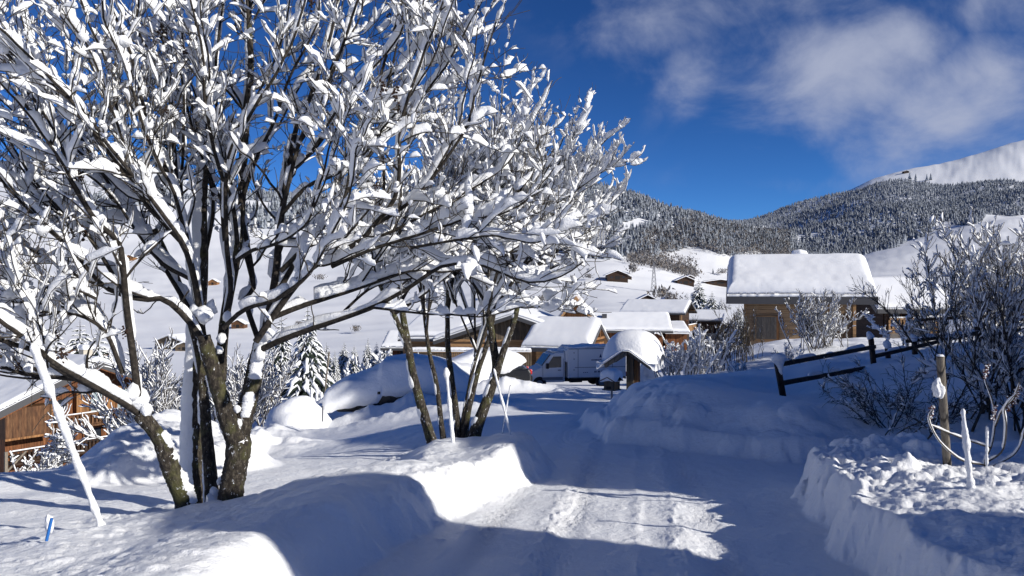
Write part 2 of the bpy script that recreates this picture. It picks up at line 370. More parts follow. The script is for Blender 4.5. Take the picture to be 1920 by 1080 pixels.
    cl = sstep(.06, .25, s3)*(.25+.75*np.exp(-(((x-3.1)/1.2)**2+((y-6.7)/1.2)**2)))
    mk = sstep(-.16, .22, fbm(x*1.7, y*1.7, 66, 3))
    h3 = h3+cl*(.75*mk*lumps(x+.03*fbm(x*9, y*9, 1, 2), y, .24, 60, .4)+.45*lumps(x, y+.02*fbm(x*14, y*14, 2, 2), .13, 61, .4)*(.3+mk)+.5*lumps(x, y, .06, 65, .45)+.06*fbm(x*6, y*6, 67, 5, .65))+.025*fbm(x*5, y*5, 18, 4)*sstep(.1, .4, s3)
    h3 = h3+.05*fbm(x*1.6, y*1.6, 19, 3)*sstep(0, .3, s3)
    z = z+h3
    # lumpy verge left of the lower road
    s4 = sdf(P4, x, y)+.12*fbm(x*1.3, y*1.3, 20, 4)
    h4 = .30*sstep(0, .5, s4)+.38*sstep(.2, 1.8, s4)*(.75+.5*fbm(x*.5, y*.5, 25, 2))
    h4 = h4+.34*np.exp(-(((x+4.9)/.9)**2+((y-11.4)/1.1)**2))-.72*sstep(-4.8, -6.6, x)*sstep(.3, 2, s4)
    h4 = h4+sstep(0, .5, s4)*sstep(3.2, .9, s4)*(.35*lumps(x, y, .32, 71, .6)+.35*lumps(x, y, .14, 75, .6))
    h4 = h4*(1-.8*sstep(.50, .60, -x/np.maximum(y, 1)))
    z = z+h4
    # far end of the verge and heaps beside the road
    for (cx, cy, rx, ry, h) in ((-4.9, 15.5, 1.1, .9, .35), (-.4, 30.5, 2.6, .6, .5), (-2.6, 20.2, 2.9, .8, .22), (-3.2, 23.2, 2.6, .5, .5), (2.0, 27.5, .9, .7, .25), (4.7, 27, .7, .6, .45), (-6.9, 20.5, 1.4, 1.3, .5),
                                (-1.2, 34.2, 2.2, .45, .35)):
        g = np.exp(-(((x-cx)/rx)**2+((y-cy)/ry)**2)*1.2)
        z = z+h*g*(1+.5*fbm(x*3, y*3, 27, 3))
    z = z+sstep(16, 26, y)*(.10*fbm(x*.35, y*.9, 28, 3)+.07*np.maximum(0, fbm(x*.8, y*2.4, 29, 4)))
    return z
def seg_d(x, y, a, b):
    ex, ey = b[0]-a[0], b[1]-a[1]; t = np.clip(((x-a[0])*ex+(y-a[1])*ey)/(ex*ex+ey*ey), 0, 1)
    return np.hypot(x-a[0]-ex*t, y-a[1]-ey*t)
def far_relief(x, y, dd):
    m = sstep(950, 1300, dd)*sstep(2600, 2100, dd)
    r = 0
    for a, b, w, h in (((1010, 2000), (640, 1330), 110, 42), ((1250, 2050), (1010, 1500), 110, 30), ((560, 2050), (400, 1500), 100, 24), ((760, 2080), (560, 1560), 80, -16), ((130, 1400), (330, 1050), 90, 12)):
        d = seg_d(x, y, a, b); r = r+h*np.exp(-(d/w)**2)
    return m*(r+26*fbm(x/260, y/260, 44, 4))
def gz_arr(x, y):
    x = np.asarray(x, float); y = np.asarray(y, float)
    rho = np.hypot(x, y)+1e-6
    dd = np.maximum(y, .55*rho)
    u = np.clip(960+F*x/np.maximum(y, .3*rho), -700, 2600)
    zf = (540-far_v(u, np.log(np.maximum(dd, 60))))/F*np.maximum(dd, 60)
    zf = zf+fbm(x/60, y/60, 40, 4)*np.clip(dd/400, 0, 6)
    zf = zf+far_relief(x, y, dd)+2.6*fbm(x/150, y/20, 46, 4)*sstep(180, 400, dd)*sstep(1500, 1000, dd)
    zn = near_z(x, y)
    t = sstep(34, 62, dd)
    return zn*(1-t)+zf*t
def gz(x, y): return float(gz_arr(np.array([x]), np.array([y]))[0])
def ground():
    th_in = np.arctan((np.arange(-90, 2010.1, 3.0)-960)/F)
    lo, hi = th_in[0], th_in[-1]
    th = np.concatenate([np.linspace(-math.pi, lo, 110)[:-1], th_in, np.linspace(hi, math.pi, 110)[1:]])
    r = [.4]
    while r[-1] < 6500:
        d = r[-1]; r.append(d*(1.08 if d < 3.4 else 1.0048 if d < 18 else 1.009 if d < 70 else 1.02))
    r = np.array(r)
    T, R_ = np.meshgrid(th, r)
    x = np.sin(T)*R_; y = np.cos(T)*R_
    # depth rings inside the view so that rows follow the picture's depth
    z = gz_arr(x.ravel(), y.ravel()).reshape(x.shape)
    nr, nt_ = x.shape
    V_ = np.stack([x, y, z], -1).reshape(-1, 3)
    i, j = np.meshgrid(np.arange(nr-1), np.arange(nt_-1), indexing='ij')
    a = (i*nt_+j).ravel()
    Q = np.stack([a, a+1, a+nt_+1, a+nt_], -1)[:, ::-1]
    V_ = np.vstack([V_, [[0, 0, V_[0, 2]]]]); c = len(V_)-1
    k = np.arange(nt_-1); T3 = np.stack([k, k+1, np.full_like(k, c)], -1)
    rm = np.repeat(r[:-1], nt_-1)
    me = np_mesh('snowy_ground', V_, Q, T3)
    me.materials.append(SNOW); me.materials.append(SNOWF)
    mi = np.concatenate([(rm > 45).astype(np.int32), np.zeros(len(T3), np.int32)]); me.polygons.foreach_set('material_index', mi)
    o = bpy.data.objects.new('ground', me); link(o); tag(o, 'snow covered ground with driveway, plowed banks and the valley hills', kind='structure')
    return o
ground()
# ------------------------------------------------------------------ snow-laden broadleaf trees
def nrm(a): return a/np.maximum(np.linalg.norm(a, axis=-1, keepdims=True), 1e-9)
UPV = np.array([0, 0, 1.]); LEE = np.array([-.30, .62, 0.])      # snow also plastered on the lee side
def frames(p, ref):
    t = np.gradient(p, axis=1); t = nrm(t)
    a = nrm(ref-(ref*t).sum(-1, keepdims=True)*t)
    b = np.cross(t, a); return t, a, b
def tube_batch(p, ra, rb, ref, sides, off=None, jag=0, rng=None):
    """p [B,N,3]; ra radius along ref axis, rb sideways [B,N]; returns verts, quads"""
    Bn, Nn, _ = p.shape
    t, a, b = frames(p, ref)
    c = p if off is None else p+a*off[..., None]
    q = np.arange(sides)*2*math.pi/sides
    ca = np.cos(q)[None, None, :, None]; sb = np.sin(q)[None, None, :, None]
    k = 1 if not jag else (1+jag*(rng.rand(Bn, Nn, sides, 1)-.5))
    V_ = c[:, :, None, :]+k*(a[:, :, None, :]*ca*ra[..., None, None]+b[:, :, None, :]*sb*rb[..., None, None])
    idx = np.arange(Bn*Nn*sides).reshape(Bn, Nn, sides)
    i0 = idx[:, :-1, :]; i1 = idx[:, 1:, :]
    Q = np.stack([i0, np.roll(i0, -1, 2), np.roll(i1, -1, 2), i1], -1).reshape(-1, 4)
    return V_.reshape(-1, 3), Q
class Geo:
    def __init__(s): s.v = []; s.q = []; s.n = 0
    def add(s, V_, Q): s.v.append(V_); s.q.append(Q+s.n); s.n += len(V_)
    def obj(s, name, m, parent=None, smooth=True):
        me = np_mesh(name, np.vstack(s.v), np.vstack(s.q), smooth=smooth); return np_obj(name, me, m, parent)
def resample(pts, n):
    pts = np.asarray(pts, float); m = len(pts)
    d = np.r_[0, np.cumsum(np.linalg.norm(np.diff(pts, axis=0), axis=1))]; tt = np.linspace(0, d[-1], n)
    ext = np.vstack([2*pts[0]-pts[1], pts, 2*pts[-1]-pts[-2]])
    out = []
    for t in tt:
        i = min(np.searchsorted(d, t, 'right')-1, m-2); f = (t-d[i])/(d[i+1]-d[i])
        p0, p1, p2, p3 = ext[i], ext[i+1], ext[i+2], ext[i+3]
        out.append(.5*((2*p1)+(-p0+p2)*f+(2*p0-5*p1+4*p2-p3)*f*f+(-p0+3*p1-3*p2+p3)*f**3))
    return np.array(out)
def limb(pts, d0, d1, n=22, wig=0, rng=None):
    k = len(pts); out = []
    for i, (u, v) in enumerate(pts): out.append(P(u, v, d0+(d1-d0)*i/(k-1)))
    p = resample(out, n)
    if wig: p = p+np.cumsum(rng.randn(n, 3)*wig, 0)*np.linspace(0, 1, n)[:, None]
    return p
def grow(par, pr, n, ln, Np, ang, up, rng, t0=.15, rscale=.55, curl=.5, flat=0.0, taper=.25):
    """children of the parents par [B,N,3]"""
    Bn, Nn, _ = par.shape
    bi = rng.randint(0, Bn, n); t = t0+(1-t0)*rng.rand(n)
    x = t*(Nn-1); i = np.minimum(x.astype(int), Nn-2); f = (x-i)[:, None]
    p0 = par[bi, i]*(1-f)+par[bi, i+1]*f
    T = nrm(par[bi, i+1]-par[bi, i])
    V_ = rng.randn(n, 3); V_[:, 1] *= (1-flat); V_ = nrm(V_-(V_*T).sum(-1, keepdims=True)*T)
    a = np.radians(ang[0]+(ang[1]-ang[0])*rng.rand(n))[:, None]
    D = nrm(np.cos(a)*T+np.sin(a)*V_+UPV*up)
    l = (ln[0]+(ln[1]-ln[0])*rng.rand(n)**1.3)*(1.15-.6*t)
    P_ = [p0]; d = D
    for k in range(Np-1):
        d = nrm(d+UPV*curl*(.5+rng.rand(n, 1))/(Np)+rng.randn(n, 3)*.16)
        P_.append(P_[-1]+d*(l/(Np-1))[:, None])
    pts = np.stack(P_, 1)
    r0 = (pr[bi, i]*(1-f[:, 0])+pr[bi, i+1]*f[:, 0])*rscale
    return pts, r0[:, None]*np.linspace(1, taper, Np)[None]
def lift(p, r):
    """prune low hanging shoots on the road side of a crown"""
    u = 960+F*p[..., 0]/p[..., 1]; v = 540-F*p[..., 2]/p[..., 1]
    ok = ~((u > 800) & (v > 600)).any(1); return p[ok], r[ok]
def smooth_gate(Bn, Nn, rng, keep=.75, freq=2.2):
    x = np.linspace(0, 1, Nn)[None]*freq*(.7+.6*rng.rand(Bn, 1))+rng.rand(Bn, 1)*100
    y = np.floor(rng.rand(Bn, 1)*1e4)+.5
    g = vnoise(x*1.7, y+0*x, 5)+.5
    return np.clip((g-(1-keep))/.12, 0, 1)**.7
def refine(p, m):
    Bn, Nn, _ = p.shape; x = np.linspace(0, Nn-1, m); i = np.minimum(x.astype(int), Nn-2); f = (x-i)[None, :, None]
    return p[:, i]*(1-f)+p[:, i+1]*f
def refr(r, m):
    Nn = r.shape[1]; x = np.linspace(0, Nn-1, m); i = np.minimum(x.astype(int), Nn-2); f = (x-i)[None, :]
    return r[:, i]*(1-f)+r[:, i+1]*f
def snow_on(G, p, r, th, hg, rng, keep=.8, m=14, sides=8, lee=1.0, freq=2.2, lump=.55):
    """snow piled on the upper side of the branches: th sideways half width, hg height factor"""
    p = refine(p, m); r = refr(r, m); Bn, Nn = r.shape
    ref = UPV+LEE*lee; ref = np.broadcast_to(ref, p.shape)
    t = nrm(np.gradient(p, axis=1)); steep = np.abs(t[..., 2])
    x = np.linspace(0, 1, Nn)[None]*(6+4*rng.rand(Bn, 1))+rng.rand(Bn, 1)*50; y = np.floor(rng.rand(Bn, 1)*1e4)+.5
    l1 = 1+lump*2*(vnoise(x, y+0*x, 8)); l2 = 1+lump*1.4*(vnoise(x*2.3, y+0*x, 9))
    g = smooth_gate(Bn, Nn, rng, keep, freq)
    size = .7+.6*rng.rand(Bn, 1)
    endt = np.minimum(1, np.linspace(0, 1, Nn)*8)*np.minimum(1, (1-np.linspace(0, 1, Nn))*7+.05)
    w = (r*1.0+th*size*l1*(1-.35*steep))*g*endt[None]**.5
    h = (r*.4+th*hg*size*l2*(1-.30*steep))*g*endt[None]**.5
    V_, Q = tube_batch(p, h, w, ref, sides, off=r*.35+h*.93, jag=.11, rng=rng)
    G.add(V_, Q)
def fork_blobs(G, c, s, rng):
    n = len(c); k = 6
    q = np.linspace(0, 1, k)[None, :, None]; d = nrm(rng.randn(n, 3)*np.array([1, 1, .5]))
    s = s[:, None]
    p = c[:, None]+(q-.5)*d[:, None]*s[..., None]*1.6
    prof = np.array([.05, .7, 1, 1, .7, .05])[None]*s
    V_, Q = tube_batch(p, prof*(.8+.4*rng.rand(n, k)), prof*.85*(.8+.4*rng.rand(n, k)), np.broadcast_to(UPV, p.shape), 8, off=prof*.6, jag=.2, rng=rng)
    G.add(V_, Q)
def add_tubes(G, p, r, sides=6):
    V_, Q = tube_batch(p, r, r, np.broadcast_to(np.array([.13, .5, .86]), p.shape), sides); G.add(V_, Q)

# ---- the big near tree
def big_tree():
    rng = RS(11)
    root = thing('bare_tree', 'large multi-stemmed bare tree rising from the near snow bank, branches thick with snow', 'tree', P(425, 950, 6.5))
    inv = -np.array(root.location)
    D = 6.5
    stems = [  # (pts, depth0, depth1, r0, r1)
        ([(436, 985), (433, 930), (446, 850), (447, 815)], 6.45, 6.5, .108, .10),
        ([(444, 828), (425, 780), (408, 725), (396, 680), (382, 630)], 6.45, 6.35, .082, .055),
        ([(447, 828), (462, 765), (474, 715), (480, 680), (489, 640)], 6.5, 6.6, .085, .060),
        ([(413, 715), (415, 670), (419, 620), (424, 580), (434, 530), (446, 464), (452, 380), (456, 300), (462, 210), (470, 130), (466, 0), (468, -120)], 6.5, 7.2, .05, .022),
        ([(352, 975), (342, 930), (318, 872), (298, 820), (262, 775)], 6.3, 6.1, .078, .058),
        ([(373, 975), (370, 900), (367, 800), (368, 720), (372, 640), (381, 515), (381, 375), (388, 250), (380, 120), (370, -60)], 6.9, 7.2, .06, .02),
        ([(398, 960), (396, 900), (388, 820), (382, 740), (376, 680), (360, 610), (330, 520), (290, 430)], 6.7, 6.9, .055, .025)]
    st = []
    for pts, a, b, r0, r1 in stems:
        p = limb(pts, a, b, 26)[None]; r = np.linspace(r0, r1, 26)[None]; st.append((p, r))
    limbs = [
        # from the left stem of the main trunk, fanning up and left
        ([(382, 640), (366, 528), (345, 460), (300, 400), (250, 340), (200, 280), (155, 220), (90, 165), (0, 95), (-80, 30)], 6.4, 5.6, .038, .009),
        ([(382, 640), (345, 593), (304, 560), (262, 560), (200, 539), (167, 508), (138, 475), (92, 427), (65, 400), (0, 330), (-70, 240)], 6.3, 5.8, .036, .008),
        ([(375, 600), (352, 470), (330, 370), (300, 300), (265, 200), (240, 100), (210, 30), (195, -60)], 6.5, 6.2, .034, .01),
        ([(366, 528), (348, 438), (332, 360), (325, 280), (310, 150), (260, 75), (257, 0), (240, -70)], 6.5, 6.8, .03, .009),
        ([(345, 460), (303, 414), (262, 360), (215, 190), (190, 100), (160, 35), (135, -50)], 6.4, 6.0, .026, .008),
        ([(376, 620), (320, 520), (240, 400), (160, 270), (100, 180), (52, 80), (20, -40)], 6.6, 7.4, .028, .008),
        ([(420, 600), (433, 541), (425, 450), (425, 325), (440, 265), (470, 215), (520, 130), (560, 40), (580, -60)], 6.5, 6.3, .03, .009),
        ([(446, 464), (435, 380), (405, 300), (385, 200), (372, 100), (345, 0), (338, -60)], 6.6, 6.0, .026, .008),
        ([(452, 380), (480, 300), (515, 225), (545, 140), (590, 50), (600, -50)], 6.9, 6.5, .024, .007),
        # the stem on the right
        ([(489, 640), (499, 615), (515, 520), (524, 426), (543, 300), (540, 325), (555, 240), (585, 165), (610, 75), (630, -20), (640, -90)][:5]+[(555, 240), (585, 165), (610, 75), (632, -30)], 6.6, 6.9, .05, .012),
        ([(489, 650), (459, 560), (475, 541), (459, 438), (430, 340), (410, 240), (405, 120), (420, 0), (425, -60)], 6.8, 7.3, .034, .01),
        ([(515, 560), (560, 480), (600, 420), (640, 330), (680, 230), (710, 130), (735, 40), (745, -40)], 6.7, 6.4, .034, .009),
        ([(480, 640), (535, 560), (590, 495), (669, 451), (707, 407), (732, 375), (742, 330), (745, 240), (770, 150), (800, 60), (830, -20)], 6.3, 5.6, .038, .008),
        ([(527, 508), (584, 457), (647, 448), (700, 423), (754, 391), (795, 353), (829, 306), (870, 240), (895, 150), (930, 40)], 6.5, 5.9, .03, .007),
        ([(499, 600), (574, 571), (669, 542), (779, 505), (870, 500), (960, 470), (1030, 425), (1068, 370)], 6.4, 6.9, .032, .007),
        ([(480, 660), (537, 634), (622, 605), (700, 577), (763, 545), (830, 500), (900, 495), (985, 520), (1060, 510), (1100, 478)], 6.5, 5.7, .036, .007),
        ([(622, 500), (690, 470), (780, 440), (860, 410), (940, 395), (1000, 350), (1030, 300)], 6.2, 5.9, .022, .006),
        ([(770, 465), (850, 450), (930, 440), (1000, 450), (1045, 425)], 6.0, 5.6, .016, .006),
        ([(650, 448), (720, 440), (800, 400), (880, 360), (950, 310), (985, 240)], 6.3, 6.6, .02, .006),
        ([(535, 330), (580, 290), (640, 210), (700, 160), (760, 110), (800, 30), (815, -30)], 6.8, 6.3, .024, .007),
        ([(530, 400), (575, 350), (640, 320), (700, 270), (770, 200), (830, 130), (870, 60), (905, 0)], 6.5, 6.0, .024, .007),
        ([(545, 290), (600, 210), (630, 120), (680, 40), (700, -40)], 6.8, 7.2, .022, .007),
        ([(419, 615), (459, 580), (519, 560), (580, 510), (620, 430), (650, 360), (665, 270), (700, 200)], 6.2, 5.6, .026, .007),
        ([(441, 490), (475, 469), (519, 456), (570, 420), (600, 350), (620, 280), (650, 190)], 6.4, 5.9, .022, .006),
        ([(700, 577), (770, 585), (840, 590), (900, 592), (960, 575), (1020, 570)], 6.1, 6.3, .014, .006),
        ([(622, 605), (700, 540), (790, 520), (870, 470), (930, 440)], 6.6, 7.2, .018, .006),
        # the leaning stem on the left
        ([(262, 778), (253, 690), (241, 593), (234, 515), (226, 458), (200, 432), (175, 405), (130, 330), (100, 270), (50, 190), (0, 130), (-60, 50)], 6.1, 5.7, .04, .008),
        ([(262, 775), (215, 745), (160, 715), (110, 690), (60, 655), (0, 628), (-60, 610)], 6.1, 5.5, .042, .02),
        ([(160, 712), (90, 705), (40, 700), (0, 690), (-70, 680)], 5.9, 5.6, .03, .014),
        ([(230, 700), (200, 625), (165, 595), (120, 582), (60, 582), (0, 575), (-50, 560)], 6.1, 5.8, .024, .01),
        ([(238, 560), (183, 467), (142, 413), (120, 400), (60, 330), (20, 270), (-40, 180)], 6.0, 6.3, .022, .007),
        ([(200, 539), (150, 520), (100, 483), (40, 455), (-20, 430)], 6.1, 6.3, .018, .007),
        ([(180, 560), (110, 530), (60, 540), (0, 500), (-50, 470)], 5.8, 5.5, .016, .006),
        ([(90, 690), (78, 620), (60, 590), (30, 530), (0, 520)], 5.6, 5.4, .009, .005),
        ([(366, 528), (290, 480), (210, 350), (120, 260), (40, 160), (-30, 60)], 6.6, 7.6, .026, .008),
        ([(381, 500), (400, 380), (375, 260), (350, 160), (300, 60), (280, -50)], 7.1, 7.6, .024, .008),
    ]
    lp = []; lr = []
    extra = []
    for pts, a, b, r0, r1 in limbs:
        if len(pts) < 6 or (pts[-1][0] > 700 and pts[-1][1] > 400): continue
        for rep in range(2 if pts[-1][0] < 420 else 1):
            k0 = rng.randint(1, max(2, len(pts)-4)); k = len(pts)-k0; du, dv, dd_ = rng.randn()*60, rng.randn()*35, rng.uniform(-.9, .9)
            q = [(u+du*(i/(k-1))**1.2, v+dv*(i/(k-1))**1.2) for i, (u, v) in enumerate(pts[k0:])]
            q = [pts[k0-1]]+q; k0 -= 1; f0 = k0/(len(pts)-1); a_ = a+(b-a)*f0; r_ = r0+(r1-r0)*f0
            extra.append((q, a_, b+dd_, r_*.72, r1*.85))
    for pts, a, b, r0, r1 in limbs+extra:
        lp.append(limb(pts, a, b, 26, .006, rng)); lr.append(np.linspace(r0, r1, 26)**1.0)
    lp = np.array(lp); lr = np.array(lr)*.78
    sp_ = np.concatenate([s[0] for s in st if True]); sr_ = np.concatenate([s[1] for s in st])
    for k, (p, r) in enumerate(st):
        G = Geo(); pp = p+inv
        rr = r*(1+.10*np.sin(np.linspace(0, 9, 26)+k)[None]*.5+.06*rng.randn(1, 26)*.4)
        if k in (0, 4, 5, 6): rr = rr*(1+.35*np.exp(-np.linspace(0, 26, 26)/2.2))[None]
        V_, Q = tube_batch(refine(pp, 60), refr(rr, 60), refr(rr, 60), np.broadcast_to(np.array([.13, .5, .86]), (1, 60, 3)), 14, jag=.09, rng=rng)
        G.add(V_, Q); G.obj('stem', BARK, root)
    G = Geo(); add_tubes(G, lp+inv, lr, 8)
    # secondary, tertiary branches and twigs
    A = np.concatenate([lp, refine(st[3][0][:, 8:], 26), refine(st[5][0][:, 12:], 26)]); Ar = np.concatenate([lr, refr(st[3][1][:, 8:], 26), refr(st[5][1][:, 12:], 26)])
    l2, r2 = grow(A, Ar, 720, (.45, 1.15), 9, (20, 58), .02, rng, t0=.2, rscale=.5, curl=.28, flat=.25)
    r2 = np.clip(r2, .003, .011); l2, r2 = lift(l2, r2)
    A3 = np.concatenate([refine(l2, 26), lp]); R3 = np.concatenate([refr(r2, 26), lr])
    l3, r3 = grow(A3, R3, 3500, (.16, .52), 7, (25, 65), .05, rng, t0=.12, rscale=.6, curl=.3, flat=.1)
    r3 = np.clip(r3, .0026, .0050); l3, r3 = lift(l3, r3)
    l4, r4 = grow(l3, r3, 3800, (.06, .24), 4, (25, 65), .2, rng, t0=.2, rscale=.7, curl=.5)
    r4 = np.clip(r4, .0020, .0030); l4, r4 = lift(l4, r4)
    add_tubes(G, l2+inv, r2, 6); G.obj('branches', BARKB, root)
    G = Geo(); add_tubes(G, l3+inv, r3, 4); add_tubes(G, l4+inv, r4, 3); G.obj('twigs', TWIG, root)
    G = Geo()
    snow_on(G, lp+inv, lr, .027, 1.6, rng, keep=.62, m=84, sides=9, freq=10, lump=.8)
    snow_on(G, l2+inv, r2, .0245, 1.75, rng, keep=.55, m=30, sides=8, freq=3.4, lump=.75)
    snow_on(G, l3+inv, r3, .0158, 1.6, rng, keep=.40, m=16, sides=7, freq=2.0, lump=.7)
    snow_on(G, l4+inv, r4, .010, 1.4, rng, keep=.22, m=6, sides=6, freq=1, lump=.5)
    bi = rng.randint(0, len(l2), 110); c = l2[bi, rng.randint(1, 7, 110)]+inv; fork_blobs(G, c, .022+.04*rng.rand(110)**2, rng)
    G.obj('branch_snow', SNOWB, root)
    # snow plastered on the lee side of the stems
    G = Geo()
    for k, (p, r) in enumerate(st):
        if k == 0: continue
        q = refine(p, 110)+inv; rr = refr(r, 110)
        g = np.clip(vnoise(np.linspace(0, 16 if k > 3 else 7, 110)[None]+k*9, np.full((1, 110), k+.5), 3)*5+.8, 0, 1)
        lee = np.broadcast_to(nrm(np.array([-.75, .25, .55])), q.shape) if k not in (2,) else np.broadcast_to(nrm(np.array([.3, -.2, .9])), q.shape)
        big = {5: 1.5, 4: .3, 6: .5, 2: .35, 1: .3, 3: .8}[k]
        if k == 5: g = g*0+1; lee = np.broadcast_to(nrm(np.array([-.95, -.12, .3])), q.shape)
        wob = 1+.4*vnoise(np.linspace(0, 26, 110)[None]+k, np.full((1, 110), k+.5), 6)
        if k == 4: lee = np.broadcast_to(nrm(np.array([.7, .3, .8])), q.shape)
        V_, Q = tube_batch(q, rr*(.55+big*.6)*g*wob, rr*(.78+.2*big)*g, lee, 12, off=rr*(.45+big*.35), jag=.22, rng=rng); G.add(V_, Q)
    # snow in the main forks
    for (u, v, d, s) in ((447, 800, 6.45, .05), (445, 770, 6.45, .04), (262, 760, 6.1, .085), (250, 745, 6.05, .07), (275, 775, 6.1, .06), (385, 600, 6.3, .08), (372, 590, 6.35, .07), (395, 585, 6.4, .07),
                         (495, 650, 6.55, .09), (485, 670, 6.5, .07), (505, 630, 6.5, .07), (425, 600, 6.3, .05), (415, 640, 6.45, .045), (412, 660, 6.45, .04), (405, 930, 6.55, .06), (412, 905, 6.5, .045), (400, 950, 6.5, .075)):
        fork_blobs(G, (np.array(P(u, v, d))+inv)[None], np.array([s]), rng)
    G.obj('stem_snow', SNOWB, root)
    # hanging bunches of dry seed husks
    r5 = RS(5)
    def husk(seed):
        r = RS(seed); g = Geo(); n = 16
        c = r.randn(n, 3)*np.array([.010, .010, .02]); q = np.linspace(0, 1, 4)[None, :, None]; d = nrm(r.randn(n, 3)+np.array([0, 0, -.6]))
        p = c[:, None]+q*d[:, None]*.02; pr = np.array([.001, .007, .007, .001])[None]*(.7+.6*r.rand(n, 1)); V_, Q = tube_batch(p, pr, pr, np.broadcast_to(np.array([.3, .9, .1]), p.shape), 5); g.add(V_, Q)
        return np_mesh('seed_cluster', np.vstack(g.v), np.vstack(g.q))
    hm = [husk(i) for i in range(4)]
    for h in hm: h.materials.append(SEED)
    tips = l3[:, -1]; near = np.where((960+F*tips[:, 0]/tips[:, 1] < 820) & (540-F*tips[:, 2]/tips[:, 1] > 0))[0]
    for i in range(56):
        b = near[r5.randint(0, len(near))]; c = l3[b, -1]+inv
        o = bpy.data.objects.new('seed_cluster', hm[i % 4]); link(o, root); o.location = c; o.rotation_euler = (0, 0, r5.rand()*6); s = .8+.6*r5.rand(); o.scale = (s, s, s)
big_tree()

# ---- smaller trees on the bank beyond
def small_tree(label, stems, crown_c, crown_r, seed, nl, dens=1.0, th=1.0):
    """stems: list of (pts, d0, d1, r0, r1)"""
    rng = RS(seed)
    base = limb(stems[0][0], stems[0][1], stems[0][2], 8)[0]
    root = thing('bare_tree', label, 'tree', tuple(base)); inv = -base
    sp_ = []; sr = []
    for pts, a, b, r0, r1 in stems:
        p = limb(pts, a, b, 24, .006, rng); sp_.append(p); sr.append(np.linspace(r0, r1, 24)*(1+.3*np.exp(-np.arange(24)/1.5)))
    sp_ = np.array(sp_); sr = np.array(sr)
    G = Geo(); V_, Q = tube_batch(refine(sp_+inv, 40), refr(sr, 40), refr(sr, 40), np.broadcast_to(np.array([.13, .5, .86]), (len(sp_), 40, 3)), 10, jag=.08, rng=rng); G.add(V_, Q); G.obj('trunk', BARK, root)
    # limbs aim at points spread over the crown's outer shell
    n = nl; tgt = []
    while len(tgt) < n:
        q = rng.uniform(-1, 1, 3)
        m = np.linalg.norm(q)
        if .35 < m < 1 and q[2] > -.42: tgt.append(q)
    tgt = np.array(crown_c)+np.array(tgt)*np.array(crown_r)
    bi = rng.randint(0, len(sp_), n); ti = rng.randint(12, 24, n)
    p0 = sp_[bi, ti]; r0 = np.minimum(sr[bi, ti]*.7, .028)
    # start lower than the target
    q = np.linspace(0, 1, 16)[None, :, None]
    mid = p0+(tgt-p0)*.5+np.array([0, 0, -.05])*np.linalg.norm(tgt-p0, axis=1)[:, None]+nrm(tgt-p0)*0
    l1 = (1-q)**2*p0[:, None]+2*q*(1-q)*mid[:, None]+q*q*tgt[:, None]
    r1 = r0[:, None]*np.linspace(1, .2, 16)[None]
    l2, r2 = grow(l1, r1, int(420*dens), (.3, .8), 8, (20, 50), .32, rng, t0=.3, rscale=.6, curl=.8)
    r2 = np.clip(r2, .003, .012); l2, r2 = lift(l2, r2)
    l3, r3 = grow(l2, r2, int(1900*dens), (.10, .36), 6, (25, 60), .25, rng, t0=.1, rscale=.7, curl=.8); r3 = np.clip(r3, .0022, .006); l3, r3 = lift(l3, r3)
    G = Geo(); add_tubes(G, l1+inv, r1, 6); add_tubes(G, l2+inv, r2, 5); G.obj('branches', BARKB, root)
    G = Geo(); add_tubes(G, l3+inv, r3, 3); G.obj('twigs', TWIG, root)
    G = Geo()
    snow_on(G, l1+inv, r1, .030*th, 1.6, rng, keep=.66, m=40, sides=8, freq=7, lump=.8)
    snow_on(G, l2+inv, r2, .027*th, 1.7, rng, keep=.66, m=22, sides=7, freq=2.8, lump=.75)
    snow_on(G, l3+inv, r3, .0175*th, 1.7, rng, keep=.54, m=13, sides=7, freq=1.8, lump=.7)
    c = l2[rng.randint(0, len(l2), 60), rng.randint(1, 7, 60)]+inv; fork_blobs(G, c, .025+.04*rng.rand(60)**2, rng)
    G.obj('branch_snow', SNOWB, root)
    G = Geo()
    for k in range(len(sp_)):
        qq = refine(sp_[k:k+1], 60)+inv; rr = refr(sr[k:k+1], 60)
        g = np.clip(vnoise(np.linspace(0, 26, 60)[None]+k*9+seed, np.full((1, 60), k+.5), 3)*5+.35, 0, 1)
        V_, Q = tube_batch(qq, rr*.75*g, rr*.8*g, np.broadcast_to(nrm(np.array([-.8, -.1, .5])), qq.shape), 9, off=rr*.55, jag=.4, rng=rng); G.add(V_, Q)
    G.obj('trunk_snow', SNOWB, root)
    return root
def PT(u, v, d): return np.array(P(u, v, d))
small_tree('slim bare tree leaning left, leftmost of the small trees on the bank',
    [([(822, 862), (812, 835), (790, 760), (775, 700), (765, 640), (752, 560), (745, 480), (760, 380)], 10.2, 10.4, .075, .02),
     ([(778, 720), (768, 670), (755, 630), (742, 600), (715, 540), (690, 470)], 10.3, 10.2, .05, .016)],
    PT(770, 440, 10.4), (1.1, 1.2, 1.35), 21, 26, .8)
small_tree('thin bare sapling with snow plastered trunk, between the leaning tree and the white stake',
    [([(835, 850), (828, 800), (818, 720), (803, 660), (795, 600), (790, 520), (800, 420)], 10.6, 10.9, .042, .014)],
    PT(800, 400, 11), (.9, .9, 1.2), 22, 14, .45)
